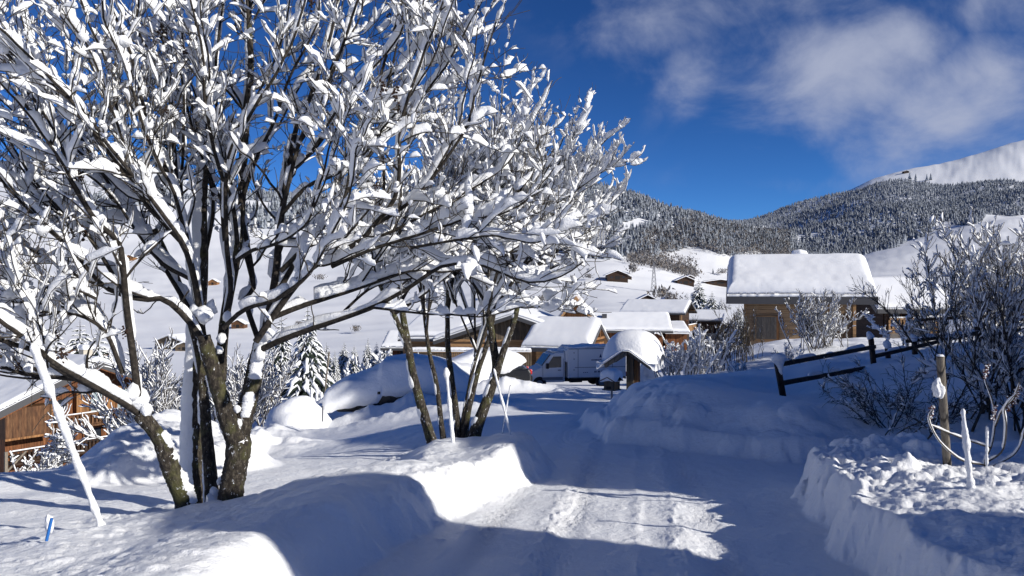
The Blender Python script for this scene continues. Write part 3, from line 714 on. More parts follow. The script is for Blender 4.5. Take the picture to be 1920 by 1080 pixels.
small_tree('bare tree of several slender crooked stems, middle of the small clump',
    [([(862, 845), (858, 800), (848, 720), (838, 640), (838, 560), (842, 460), (850, 360)], 10.9, 11.2, .055, .016),
     ([(868, 842), (876, 780), (895, 700), (915, 640), (930, 580), (945, 500), (960, 400)], 10.9, 11.0, .052, .016),
     ([(858, 842), (872, 770), (886, 700), (900, 650), (918, 600), (925, 530)], 11.1, 11.3, .04, .014)],
    PT(885, 300, 11.1), (1.15, 1.3, 2.1), 23, 50, 1.4)
small_tree('bare tree forking above a curved dark trunk, rightmost of the small clump',
    [([(888, 822), (898, 790), (918, 735), (930, 690), (922, 640), (912, 560), (910, 480), (925, 380)], 10.4, 10.8, .078, .02),
     ([(930, 700), (945, 655), (965, 600), (975, 540), (985, 460), (1000, 380)], 10.5, 10.6, .048, .016)],
    PT(1012, 385, 10.7), (1.5, 1.3, 1.6), 24, 62, 1.75)
# ------------------------------------------------------------------ conifers and far woods
def needle_build(snow, c1, c2, sc, thr=.35):
    def f(t, b):
        n = tnoise(t, sc, 4, .7)
        c = tramp(t, n, [(.35, c1), (.65, c2)])
        g = t.nodes.new('ShaderNodeNewGeometry'); s = t.nodes.new('ShaderNodeSeparateXYZ'); t.links.new(g.outputs['Normal'], s.inputs[0])
        a = t.nodes.new('ShaderNodeMath'); a.operation = 'ABSOLUTE'; t.links.new(s.outputs[2], a.inputs[0])
        m = t.nodes.new('ShaderNodeMath'); m.operation = 'MULTIPLY_ADD'; t.links.new(n, m.inputs[0]); m.inputs[1].default_value = 1.6; 
        t.links.new(a.outputs[0], m.inputs[2])
        f_ = tramp(t, m.outputs[0], [(thr+.62, (0, 0, 0)), (min(.999, thr+.80), (snow, snow, snow))])
        mx = t.nodes.new('ShaderNodeMix'); mx.data_type = 'RGBA'; t.links.new(f_, mx.inputs[0]); t.links.new(c, mx.inputs[6]); mx.inputs[7].default_value = (.34, .37, .42, 1)
        t.links.new(mx.outputs[2], b.inputs['Base Color'])
    return f
NEEDLE = mat('spruce_needles', rough=.85, build=lambda t, b: t.links.new(tramp(t, tnoise(t, 3, 4, .7), [(.35, (.008, .014, .010)), (.65, (.03, .045, .028))]), b.inputs['Base Color']))
WOODS = mat('frosted_far_needles', rough=.9, build=needle_build(.72, (.050, .058, .068), (.11, .12, .13), .25, .31))
BRUSH = mat('bare_brown_woods', rough=.95, build=needle_build(.35, (.07, .055, .042), (.16, .13, .105), .8, .36))

def spruce_mesh(seed, H=10.0, Rm=2.3, nw=26):
    """dark drooping boughs with lumps of snow lying on them"""
    r = RS(seed); gv, gq, sv, sq = [], [], [], []; ng = ns = 0
    P_, Rr, SP, SR, SW = [], [], [], [], []
    for w in range(nw):
        t = w/(nw-1); z = H*(.06+.92*t); L_ = Rm*(1-t)**.85*(.85+.3*r.rand())+.12
        nb = max(5, int(13*(1-t)+5))
        for k in range(nb):
            a = 2*math.pi*(k+.6*r.rand())/nb+w*1.3; l = L_*(.75+.5*r.rand())
            d = np.array([math.cos(a), math.sin(a), 0])
            q = np.linspace(0, 1, 7)
            droop = -.42*l*q**1.3+.12*l*np.sin(q*3.1)+(.25*l*q if t > .85 else 0)
            p = np.array([0, 0, z])+d*(l*q)[:, None]+UPV*droop[:, None]+r.randn(7, 3)*.03*l
            P_.append(p); Rr.append(np.array([.25, .55, .9, 1, .85, .6, .05])*l*.17*(.8+.4*r.rand()))
            # side fingers hanging off the bough
            for s_ in (-1, 1, -1, 1):
                b = r.uniform(.3, .85); c = p[int(b*6)]; sd = np.array([-d[1], d[0], 0])*s_
                e = nrm(sd*.8+d*.7+np.array([0, 0, -.35])); ll = l*.38*(1.1-b*.4)
                pp = c+e*(ll*q)[:, None]-UPV*(.25*ll*q**2)[:, None]
                P_.append(pp); Rr.append(np.array([.6, .9, 1, .9, .7, .4, .05])*ll*.2)
                if r.rand() < .62: SP.append(pp+UPV*ll*.06); SR.append(np.array([.1, .7, 1, 1, .8, .6, .1])*ll*.13); 
            if r.rand() < .85: SP.append(p+UPV*l*.04); SR.append(np.array([.05, .5, .9, 1, .95, .7, .1])*l*.10*(.7+.6*r.rand()))
    P_ = np.array(P_); Rr = np.array(Rr); SP = np.array(SP); SR = np.array(SR)
    ref = np.broadcast_to(UPV, P_.shape)
    V1, Q1 = tube_batch(P_, Rr*.45, Rr, ref, 5, jag=.5, rng=r)
    V2, Q2 = tube_batch(SP, SR*.75, SR*1.05, np.broadcast_to(UPV, SP.shape), 6, off=SR*.5, jag=.35, rng=r)
    tr = np.array([[[0, 0, -.5], [0, 0, H*.5], [0, 0, H*1.0]]]); V3, Q3 = tube_batch(refine(tr, 8), np.linspace(.16, .01, 8)[None]*H/10, np.linspace(.16, .01, 8)[None]*H/10, np.broadcast_to(np.array([.9, .1, 0.]), (1, 8, 3)), 7)
    a = np_mesh('crown', V1, Q1, smooth=False); a.materials.append(NEEDLE)
    b = np_mesh('snow_cover', V2, Q2); b.materials.append(SNOWB)
    c = np_mesh('trunk', V3, Q3); c.materials.append(BARK)
    return a, b, c
SPR = [spruce_mesh(1), spruce_mesh(2, Rm=2.0), spruce_mesh(3, Rm=2.6, nw=24)]
def spruce(label, x, y, H, wide=1.0, k=0, group=None, dz=0, rz=None):
    root = thing('spruce_tree', label, 'tree', (x, y, gz(x, y)-.1+dz), rz if rz is not None else x*1.7+y, group)
    for n, me in zip(('crown', 'snow_cover', 'trunk'), SPR[k % 3]):
        o = bpy.data.objects.new(n, me); link(o, root)
    s = H/10; root.scale = (s*wide, s*wide, s); return root
def sp_at(label, u, vtop, d, base_v=None, wide=1.0, k=0, group=None):
    x = (u-960)/F*d; zt = (540-vtop)/F*d; g = gz(x, d) if base_v is None else (540-base_v)/F*d
    o = spruce(label, x, d, max(1.5, zt-gz(x, d)), wide, k, group); return o
SG = 'spruces behind the lower road'
sp_at('tall dark spruce with snowy boughs, left one of the pair right of the main trunk', 528, 588, 62, wide=.95, k=0, group=SG)
sp_at('broad dark spruce with snowy boughs, right one of the pair right of the main trunk', 577, 570, 58, wide=1.0, k=2, group=SG)
row = [(505, 640, 70, 1), (612, 640, 88, 0), (628, 655, 84, 1), (645, 638, 92, 2), (664, 645, 86, 0), (690, 632, 96, 1), (706, 640, 90, 2), (726, 618, 100, 0), (745, 622, 104, 2), (600, 668, 78, 1), (652, 668, 76, 2), (783, 632, 108, 1), (810, 640, 110, 0), (372, 650, 80, 0), (350, 668, 74, 1), (450, 655, 72, 2)]
ordw = ['first', 'second', 'third', 'fourth', 'fifth', 'sixth', 'seventh', 'eighth', 'ninth', 'tenth', 'eleventh', 'twelfth', 'thirteenth', 'fourteenth', 'fifteenth', 'sixteenth']
for i, (u, v, d, k) in enumerate(sorted(row)):
    sp_at('snow dusted spruce behind the parking area, %s from the left in its row' % ordw[i], u, v, d, k=k, wide=1.05, group='spruce row behind the parking area')
for i, (u, v, d, k, w) in enumerate([(105, 605, 84, 1, 1.3), (150, 598, 88, 0, 1.35), (185, 612, 82, 2, 1.3), (60, 640, 80, 0, 1.2), (35, 650, 84, 2, 1.2)]):
    sp_at('thickly snowed spruce behind the left chalet, %s' % ['just left of its ridge', 'tallest of its group', 'closest to its gable peak', 'small one left of the tall ones', 'leftmost of its group'][i], u, v, d, k=k, wide=w, group='spruces behind the left chalet')
# blue-shaded spruces beyond the middle village
for i, (u, v, d, k, w) in enumerate([(1310, 522, 190, 0, 1.5), (1288, 548, 185, 1, 1.3), (1335, 545, 182, 2, 1.4), (1352, 556, 176, 1, 1.2), (1270, 565, 180, 2, 1.2), (1385, 572, 120, 0, 1.1), (1400, 585, 112, 1, 1.1), (1368, 565, 160, 1, 1.2)]):
    sp_at('frosted spruce beyond the village roofs, %s' % ['tallest of its clump', 'just left of the tallest', 'just right of the tallest', 'second right of the tallest', 'leftmost of its clump', 'dark one left of the cabin eave', 'small one beside the cabin wall', 'between the clump and the cabin'][i], u, v, d, k=k, wide=w, group='spruces beyond the village roofs')

def woods_mesh(pts, H, kind, seed):
    """one mesh of simple tiered conifers / rounded bare crowns at far distance"""
    r = RS(seed); n = len(pts); V_ = []; T = []; off = 0
    if kind == 'fir':
        tiers = [(.04, .62, 1.0), (.30, .82, .74), (.55, 1.02, .46)]; k = 6
        for (a, b, w) in tiers:
            q = np.arange(k)*2*math.pi/k
            ang = q[None]+r.rand(n, 1)*6
            rr = (H*.24*w)[:, None]*(.7+.6*r.rand(n, k))
            zz = (H*a)[:, None]*(1+.0*r.rand(n, k))+H[:, None]*.05*r.randn(n, k)
            ring = np.stack([pts[:, 0:1]+np.cos(ang)*rr, pts[:, 1:2]+np.sin(ang)*rr, pts[:, 2:3]+zz], -1)
            tip = np.stack([pts[:, 0]+H*.01*r.randn(n), pts[:, 1], pts[:, 2]+H*b], -1)[:, None]
            vv = np.concatenate([ring, tip], 1).reshape(-1, 3)
            base = off+np.arange(n)[:, None]*(k+1); i = np.arange(k)[None]
            T.append(np.stack([base+i, base+(i+1) % k, np.broadcast_to(base+k, (n, k))], -1).reshape(-1, 3))
            V_.append(vv); off += len(vv)
    else:
        k = 5; m = 10
        for j in range(m):                       # crown of small flakes
            c = pts+np.stack([H*.32*r.randn(n)*.7, H*.32*r.randn(n)*.7, H*(.35+.55*r.rand(n))], -1)
            d = nrm(r.randn(n, 3)*np.array([.4, .4, 1]))*(H*.22)[:, None]; e = nrm(np.cross(d, r.randn(n, 3)))*(H*.06)[:, None]
            vv = np.stack([c-e, c+e, c+d], 1).reshape(-1, 3)
            T.append((off+np.arange(n*3)).reshape(-1, 3)); V_.append(vv); off += len(vv)
    return np.vstack(V_), np.vstack(T)
def scatter(name, label, cat, cond, n, dr, ur, Hr, kind, m, seed, dpow=1):
    r = RS(seed); u = r.uniform(*ur, n*3); d = np.exp(r.uniform(math.log(dr[0]), math.log(dr[1]), n*3))
    v = far_v(u, np.log(d)); keep = cond(u, v, d, r.rand(n*3)); u, v, d = u[keep][:n], v[keep][:n], d[keep][:n]
    x = (u-960)/F*d; y = d; z = gz_arr(x, y)-.3
    H = r.uniform(*Hr, len(x))*(.8+.4*r.rand(len(x)))
    Vv, T = woods_mesh(np.stack([x, y, z], -1), H, kind, seed+1)
    o = np_obj(name, np_mesh(name, Vv, tris=T, smooth=False), m); return tag(o, label, cat, kind='stuff')
lowU = [1050, 1090, 1158, 1208, 1245, 1268, 1273, 1305, 1372, 1500, 1640, 1662, 1700, 1760, 1790, 1850, 1920, 2600]
lowV = [470, 490, 486, 480, 474, 474, 468, 466, 480, 488, 490, 472, 448, 440, 445, 412, 402, 400]
def lowline(u): return np.interp(u, lowU, lowV)
def cA(u, v, d, q):
    lim = lowline(u)
    clear = (((u-1190)/30)**2+((v-430)/7)**2 < 1) | (((u-1800)/55)**2+((v-440)/14)**2 < 1)|(((u-1225)/8)**2+((v-460)/12)**2 < 1)
    noise = fbm(u/25, v/12, 77, 3)*9
    return (v < lim+noise) & (~clear) & (d > 780)
scatter('forest', 'frosted conifer forest on the hill left of the gap', 'forest', cA, 6500, (820, 1700), (1040, 1460), (8, 14), 'fir', WOODS, 101)
scatter('forest', 'frosted conifer forest covering the long ridge on the right', 'forest', lambda u, v, d, q: cA(u, v, d, q) & ~((u > 1640) & (d > 2250)) & (d > 900), 26000, (1000, 2420), (1300, 2150), (6, 11.5), 'fir', WOODS, 103)
scatter('bare_woods', 'brown leafless woods at the foot of the forested hills', 'woods', lambda u, v, d, q: (np.abs(v-lowline(u)) < 34+14*fbm(u/20, v/20, 5, 2)) & (u > 1180) & (u < 1500) & (((u-1220)/45)**2+((v-500)/22)**2 > -1) & (v < lowline(u)+6), 1500, (820, 1900), (1200, 1480), (9, 14), 'bush', BRUSH, 105)
scatter('bare_woods', 'grey brown leafless woods along the crest of the sunny knoll', 'woods', lambda u, v, d, q: (v > 470) & (v < 505+(u-1190)*.24) , 420, (700, 900), (1180, 1306), (8, 13), 'bush', BRUSH, 107)
scatter('forest', 'patchy conifer woods high on the hillside behind the big tree', 'forest', lambda u, v, d, q: (fbm(u/60, v/14, 91, 3) > .02+.004*np.maximum(0, v-378)) & (v < 425) & (d > 1000), 3000, (1050, 1700), (-200, 1090), (14, 22), 'fir', WOODS, 109)
scatter('forest', 'tree line on the far snowy summit', 'forest', lambda u, v, d, q: (v < np.interp(u, [1835, 1870, 1920, 2100], [278, 266, 248, 200])), 420, (3900, 4500), (1835, 2100), (30, 44), 'fir', WOODS, 111)
scatter('forest', 'dark conifer band under the snowy summit', 'forest', lambda u, v, d, q: (v > 348+.05*(1900-u)) & (v < 372) & (fbm(u/30, d/300, 93, 2) > .0-.004*(u-1700)), 1500, (2400, 3900), (1660, 2150), (20, 30), 'fir', WOODS, 113)
# scattered single trees and bushes on the slopes
k_ = 0
def one_far(label, u, d, H, kind, group, w=1.0):
    x = (u-960)/F*d; Vv, T = woods_mesh(np.array([[0, 0, 0.]]), np.array([H]), kind, int(u))
    if kind == 'bush':
        r = RS(int(u)); vs = []; 
        Vv, T = woods_mesh(np.zeros((14, 3))+r.randn(14, 3)*np.array([H*.2*w, H*.2*w, 0]), np.full(14, H*.85), 'bush', int(u))
    o = np_obj('far_conifer' if kind == 'fir' else 'bare_bush', np_mesh('far_tree', Vv, tris=T, smooth=False), WOODS if kind == 'fir' else BRUSH)
    o.location = (x, d, gz(x, d)-.2); tag(o, label, 'tree' if kind == 'fir' else 'bush', group); return o
one_far('round bare bush on the sunny field left of the cabin roof', 1353, 850, 9, 'bush', None, 1.2)
one_far('small conifer left of the round bush on the sunny field', 1337, 855, 6, 'fir', None)
one_far('slim bare poplar beside the far barn on the knoll', 1187, 600, 11, 'bush', None, .12)
one_far('bare bush on the white slope at the far left edge', 26, 330, 6, 'bush', None, .5)
one_far('spreading bare bush on the white slope left of the tree limbs', 56, 300, 6.5, 'bush', None, 1.3)
one_far('bare tree among the far barns below the knoll', 1240, 420, 12, 'bush', None, .8)
one_far('two bare crowns beside the lowest far barn', 1262, 380, 9, 'bush', None, 1.0)
for i, (u, d, H, w) in enumerate([(668, 380, 5, .6), (560, 420, 5, .8), (1078, 435, 7, 1.0), (1015, 470, 6, .7), (905, 520, 6, .9), (1105, 560, 6, .8), (470, 620, 7, 1.0), (985, 640, 7, 1.2), (600, 700, 8, 1.3), (735, 820, 8, 1.1)]):
    one_far('bare bush on the white hillside behind the big trees, %s nearest of its group' % ordw[i], u, d, H, 'bush', 'bare bushes on the hillside', w)
for i, (u, d) in enumerate([(1706, 3700), (1717, 3650), (1738, 3600), (1745, 3600), (1795, 3300), (1805, 3300), (1813, 3280)]):
    one_far('lone dark conifer on the summit snowfield, %s from the left' % ordw[i], u, d, 34, 'fir', 'lone conifers on the summit snowfield')
# ------------------------------------------------------------------ snow lying on things
def snow_slab(parent, xr, yr, f, th, rnd=.35, res=.12, noise=.03, seed=0, name='roof_snow', pw=2.2, sag=.05, m=None, droop=.08):
    nx = max(8, int((xr[1]-xr[0])/res)); ny = max(8, int((yr[1]-yr[0])/res))
    ux = np.linspace(-1, 1, nx); uy = np.linspace(-1, 1, ny)
    ux = np.sign(ux)*(1-(1-np.abs(ux))**1.5); uy = np.sign(uy)*(1-(1-np.abs(uy))**1.5)
    X, Y = np.meshgrid((xr[0]+xr[1])/2+ux*(xr[1]-xr[0])/2, (yr[0]+yr[1])/2+uy*(yr[1]-yr[0])/2, indexing='ij')
    ed = np.minimum(np.minimum(X-xr[0], xr[1]-X), np.minimum(Y-yr[0], yr[1]-Y))
    e = np.clip(ed/rnd, 0, 1); prof = (1-(1-e)**pw)**(1/pw)
    base = f(X, Y); nzv = noise*fbm(X*.9+seed, Y*.9, 5+seed, 3)*1.5+noise*.8*fbm(X*8+seed, Y*8, 6+seed, 3)*np.exp(-ed/.35)
    top = base+th*(.25+.75*prof)*(1+sag*fbm(X*.5, Y*.5, 8+seed, 2))+nzv
    ov = (1-prof)*droop*(1+2*fbm(X*6, Y*6, 9+seed, 3))
    bx = X; by = Y
    ring = []
    top_i = np.arange(nx*ny).reshape(nx, ny)
    per = np.concatenate([top_i[:, 0], top_i[-1, 1:], top_i[-2::-1, -1], top_i[0, -2:0:-1]])
    V1 = np.stack([X, Y, top], -1).reshape(-1, 3)
    c = np.array([(xr[0]+xr[1])/2, (yr[0]+yr[1])/2, 0])
    edge = V1[per].copy(); bz = base.reshape(-1)[per]
    out = nrm((edge-c)*np.array([1, 1, 0.]))
    k = len(per); t = np.arange(k)
    jit = .5+_h(np.floor(t*.37).astype(int), t*0, 3+seed)
    mid = edge.copy(); mid[:, 2] = bz+th*.12; mid += out*(.03*jit)[:, None]*min(1, th*3)
    low = edge.copy(); low[:, 2] = bz-.01-.03*jit*th; low -= out*.02
    V_ = np.vstack([V1, mid, low]); n1 = len(V1)
    i, j = np.meshgrid(np.arange(nx-1), np.arange(ny-1), indexing='ij'); a = (i*ny+j).ravel()
    Q = np.stack([a, a+ny, a+ny+1, a+1], -1)
    nxt = (t+1) % k
    Q2 = np.stack([per[nxt], per[t], n1+t, n1+nxt], -1)[:, ::-1]; Q3 = np.stack([n1+nxt, n1+t, n1+k+t, n1+k+nxt], -1)[:, ::-1]
    me = np_mesh(name, V_, np.vstack([Q, Q2, Q3])); return np_obj(name, me, m or SNOWR, parent)
def arch_loft(parent, st, name='snow_cover', ex=.55, sides=24, noise=.03, seed=0, m=None):
    """st: list of (x, halfwidth, z_low, z_top); a rounded shell of snow along local x"""
    st = np.array(st, float); n = max(14, len(st)*7)
    xs = np.linspace(0, len(st)-1, n); A = np.stack([np.interp(xs, range(len(st)), st[:, i]) for i in range(4)], 1)
    k = np.array([.25, .5, .25])
    for i in (1, 3): A[1:-1, i] = np.convolve(A[:, i], k, 'same')[1:-1]
    q = np.linspace(0, math.pi, sides)
    cy = np.sign(np.cos(q))*np.abs(np.cos(q))**ex; cz = np.abs(np.sin(q))**ex
    x = np.repeat(A[:, 0:1], sides, 1); y = A[:, 1:2]*cy[None]; 
    zl = A[:, 2:3]+.12*fbm(x*1.2+seed, np.sign(y)*3+x*0, 3+seed, 4)+.05*fbm(x*6+seed, np.sign(y)*3+x*0, 4+seed, 3)
    z = zl+(A[:, 3:4]-zl)*cz[None]
    nn = noise*2*fbm(x*2+y*3+seed, z*2+y, 7+seed, 4)
    V_ = np.stack([x+nn*.3, y+nn*np.sign(y)*.6, z+nn], -1)
    e0 = V_[0].mean(0, keepdims=True); e1 = V_[-1].mean(0, keepdims=True)
    V_ = V_.reshape(-1, 3); i, j = np.meshgrid(np.arange(n-1), np.arange(sides-1), indexing='ij'); a = (i*sides+j).ravel()
    Q = np.stack([a, a+sides, a+sides+1, a+1], -1)
    b = np.arange(n-1)*sides; Qb = np.stack([b, b+sides-1, b+2*sides-1, b+sides], -1)
    c0 = len(V_); j = np.arange(sides-1)
    T = np.vstack([np.stack([np.full_like(j, c0), j, j+1], -1), np.stack([np.full_like(j, c0+1), (n-1)*sides+j+1, (n-1)*sides+j], -1)])
    me = np_mesh(name, np.vstack([V_, e0, e1]), np.vstack([Q, Qb]), T); return np_obj(name, me, m or SNOW, parent)

# ------------------------------------------------------------------ houses
def sw(ax, x, y): return (x, y) if ax == 'y' else (y, x)
def shell(root, ax, W_, Ln, hw, rise, oe, og, mw, mr=ROOFM, th=.4, rt=.16, seed=0, res=.2, low=-1.5, snow_noise=.03, rnd=.4):
    """gabled house round its local origin: W_ across the ridge, Ln along it, walls hw high, ridge along ax"""
    h = W_/2; sl = rise/h; pl = 'xz' if ax == 'y' else 'yz'
    MB().prism([(-h, low), (h, low), (h, hw), (0, hw+rise), (-h, hw)], -Ln/2, Ln/2, pl).build('wall', mw, root)
    w = h+oe; ze = hw-sl*oe+.02; zr = hw+rise+.02; L2 = Ln/2+og
    rf = MB().prism([(-w, ze), (0, zr), (w, ze), (w, ze+rt), (0, zr+rt), (-w, ze+rt)], -L2, L2, pl).build('roof', mr, root)
    f = (lambda X, Y: zr+rt+.003-sl*np.abs(X)) if ax == 'y' else (lambda X, Y: zr+rt+.003-sl*np.abs(Y))
    xr, yr = ((-w, w), (-L2, L2)) if ax == 'y' else ((-L2, L2), (-w, w))
    snow_slab(root, xr, yr, f, th, rnd=rnd, res=res, seed=seed, noise=snow_noise)
    # fascia boards on eaves and verges
    for s in (-1, 1):
        if ax == 'y': MB().beam((s*(w+.03), -L2, ze+rt*.3), (s*(w+.03), L2, ze+rt*.3), .05, rt*1.7).build('fascia', TRIM, root)
        else: MB().beam((-L2, s*(w+.03), ze+rt*.3), (L2, s*(w+.03), ze+rt*.3), .05, rt*1.7).build('fascia', TRIM, root)
        for g in (-1, 1):
            a = (0, s*(L2+.03)); b = (g*w, s*(L2+.03))
            if ax == 'y': MB().beam((0, s*(L2+.03), zr+rt*.2), (g*w, s*(L2+.03), ze+rt*.2), .05, rt*1.7).build('bargeboard', TRIM, root)
            else: MB().beam((s*(L2+.03), 0, zr+rt*.2), (s*(L2+.03), g*w, ze+rt*.2), .05, rt*1.7).build('bargeboard', TRIM, root)
    return sl, rf
def window(root, x, y, z, w, h, face='-y', mf=W_PALE, mg=GLASS, panes=2, t=.09):
    """window standing 2 cm proud of the wall; frame > pane"""
    f = MB(); g = MB()
    def bx(m, cx, cz, sx, sz, dpt, out):
        if face == '-y': m.box((x+cx, y-out, z+cz), (sx, dpt, sz))
        elif face == '+x': m.box((x+out, y+cx, z+cz), (dpt, sx, sz))
        elif face == '-x': m.box((x-out, y+cx, z+cz), (dpt, sx, sz))
    bx(f, 0, h/2+t/2, w+2*t, t, .12, .05); bx(f, 0, -h/2-t/2, w+2*t, t, .14, .06)
    bx(f, -w/2-t/2, 0, t, h, .12, .05); bx(f, w/2+t/2, 0, t, h, .12, .05)
    for i in range(1, panes): bx(f, -w/2+w*i/panes, 0, t*.7, h, .10, .045)
    bx(g, 0, 0, w, h, .03, .02)
    o = f.build('window', mf, root); g.build('pane', mg, o); return o
def balcony(root, x0, x1, y, z, dp, mf, hgt=1.0, slat=.16, snow=True, face='-y'):
    o = MB().box(((x0+x1)/2, y-dp/2, z-.08), (x1-x0, dp, .16)).build('balcony', mf, root)
    b = MB(); n = int((x1-x0)/slat)
    for i in range(n+1): b.box((x0+(x1-x0)*i/n, y-dp+.04, z+hgt*.48), (slat*.62, .04, hgt*.84))
    b.box(((x0+x1)/2, y-dp+.04, z+.08), (x1-x0, .065, .07)); b.box(((x0+x1)/2, y-dp+.04, z+hgt-.02), (x1-x0, .09, .09))
    b.build('railing', mf, o)
    if snow:
        s = MB().box(((x0+x1)/2, y-dp+.04, z+hgt+.075), (x1-x0, .12, .09)).build('rail_snow', SNOW, o, bevel=.03)
    return o

# --- red brown chalet on the left, gable towards the sun
def left_chalet():
    ap = P(168, 684, 63)
    root = thing('chalet', 'large red-brown timber chalet with balconies and snowy roof at the left edge', 'chalet', (ap.x, ap.y, ap.z-8.6), rad(56))
    W_, Ln = 12.6, 12.0; y = 0
    # body is shifted back so that the local origin lies in the gable wall's plane
    h = W_/2; hw = 5.9; rise = 2.7; sl = rise/h
    MB().prism([(-h, -3), (h, -3), (h, hw), (0, hw+rise), (-h, hw)], 0, Ln, 'xz').build('wall', W_RED, root)
    w = h+1.1; ze = hw-sl*1.1+.02; zr = hw+rise+.02; rt = .28
    MB().prism([(-w, ze), (0, zr), (w, ze), (w, ze+rt), (0, zr+rt), (-w, ze+rt)], -1.5, Ln+.8, 'xz').build('roof', ROOFM, root)
    snow_slab(root, (-w, w), (-1.5, Ln+.8), lambda X, Y: zr+rt+.003-sl*np.abs(X), .5, rnd=.35, res=.16, seed=4)
    for g in (-1, 1):
        MB().beam((0, -1.54, zr+rt*.3), (g*w, -1.54, ze+rt*.3), .06, rt*1.7).build('bargeboard', TRIM, root)
        MB().beam((0, -1.50, zr-.16), (g*w, -1.50, ze-.16), .10, .22).build('rafter', W_RED, root)
    for x in (-5.6, -2.8, 0, 2.8, 5.6): MB().beam((x, -1.45, hw+rise-sl*abs(x)-.15), (x, .1, hw+rise-sl*abs(x)-.15), .18, .2).build('purlin', W_RED, root)
    # lighter boarded bay at the upper left
    MB().box((-5.2, -.72, 4.75), (3.3, 1.4, 2.3)).build('boarded_bay', W_RED2, root)
    for x in (-6.8, -3.5): MB().beam((x, -1.35, .2), (x, -1.35, 2.75), .2, .2).build('post', W_POST, root)
    MB().beam((-6.8, -1.35, 1.2), (-5.4, -1.35, 2.6), .1, .14).build('brace', W_POST, root)
    # columns framing the upper window band
    for x in (-1.1, 5.3): MB().box((x, -.28, 5.3), (.42, .5, 3.2 if x < 0 else 1.6)).build('column', W_HONEY2, root)
    MB().box((2.1, -.05, 5.5), (5.9, .1, 2.2)).build('bright_boards', W_HONEY2, root)
    for x in (.5, 2.7): window(root, x, -.10, 5.45, .95, 1.75, mf=W_HONEY2, mg=GLASSP, panes=1)
    window(root, -2.6, -.02, 5.55, 1.4, .9, mf=W_RED, mg=GLASS, panes=2)
    for x in (.2, 2.2, 4.4): window(root, x, -.02, 2.75, 1.4, 1.15, mf=W_RED, mg=GLASS, panes=2)
    window(root, -2.0, -.02, 2.75, 1.0, 1.1, mf=W_RED, mg=GLASS, panes=1)
    balcony(root, -3.4, 6.6, 0, 3.85, 1.3, W_RED2, .95, .3)
    balcony(root, -6.4, 6.6, 0, 1.75, 1.4, W_DARK, .9, .3)
    balcony(root, -3.4, 6.6, 0, -.1, 1.4, W_DARK, .9, .3)
    MB().box((-3.6, -1.45, 4.75), (.16, .12, 2.3)).box((-5.2, -1.45, 3.62), (3.4, .1, .16)).build('corner_board', W_HONEY2, root)
    MB().box((2.6, -.12, -1.2), (3.2, .2, 2.2)).build('basement_door', W_HONEY2, root)
    MB().box((-2.6, -.5, -1.6), (3.4, 1.0, 1.5)).build('stone_plinth', STONE, root)
    MB().box((.4, -.2, -1.2), (.9, .3, 2.0)).build('plinth', STUCCO, root)
    MB().beam((-7.2, -3.0, -.9), (-5.2, -1.4, 1.1), .9, .12).build('stair', W_POST, root)
    MB().beam((-7.2, -3.0, -.78), (-5.2, -1.4, 1.22), .95, .12).build('stair_snow', SNOW, root, bevel=.04)
    cx, cy = 2.2, 5; zc = hw+rise-sl*2.2
    MB().box((cx, cy, zc+.9), (.8, .8, 1.8)).build('chimney', STUCCO, root); 
    MB().box((cx, cy, zc+2.05), (1.0, 1.0, .5)).build('chimney_snow', SNOW, root, bevel=.2)
W_RED2 = mat('dull_red_boards', rough=.7, build=wood_build((.045, .02, .010), (.115, .054, .024), (.20, .105, .05), (2.5, 2.5, .35), 'vert'))  # duller red-brown board colour
W_HONEY2 = mat('orange_boards', rough=.7, build=wood_build((.13, .058, .022), (.27, .13, .05), (.38, .21, .09), (3, 3, .35), 'vert'))
left_chalet()

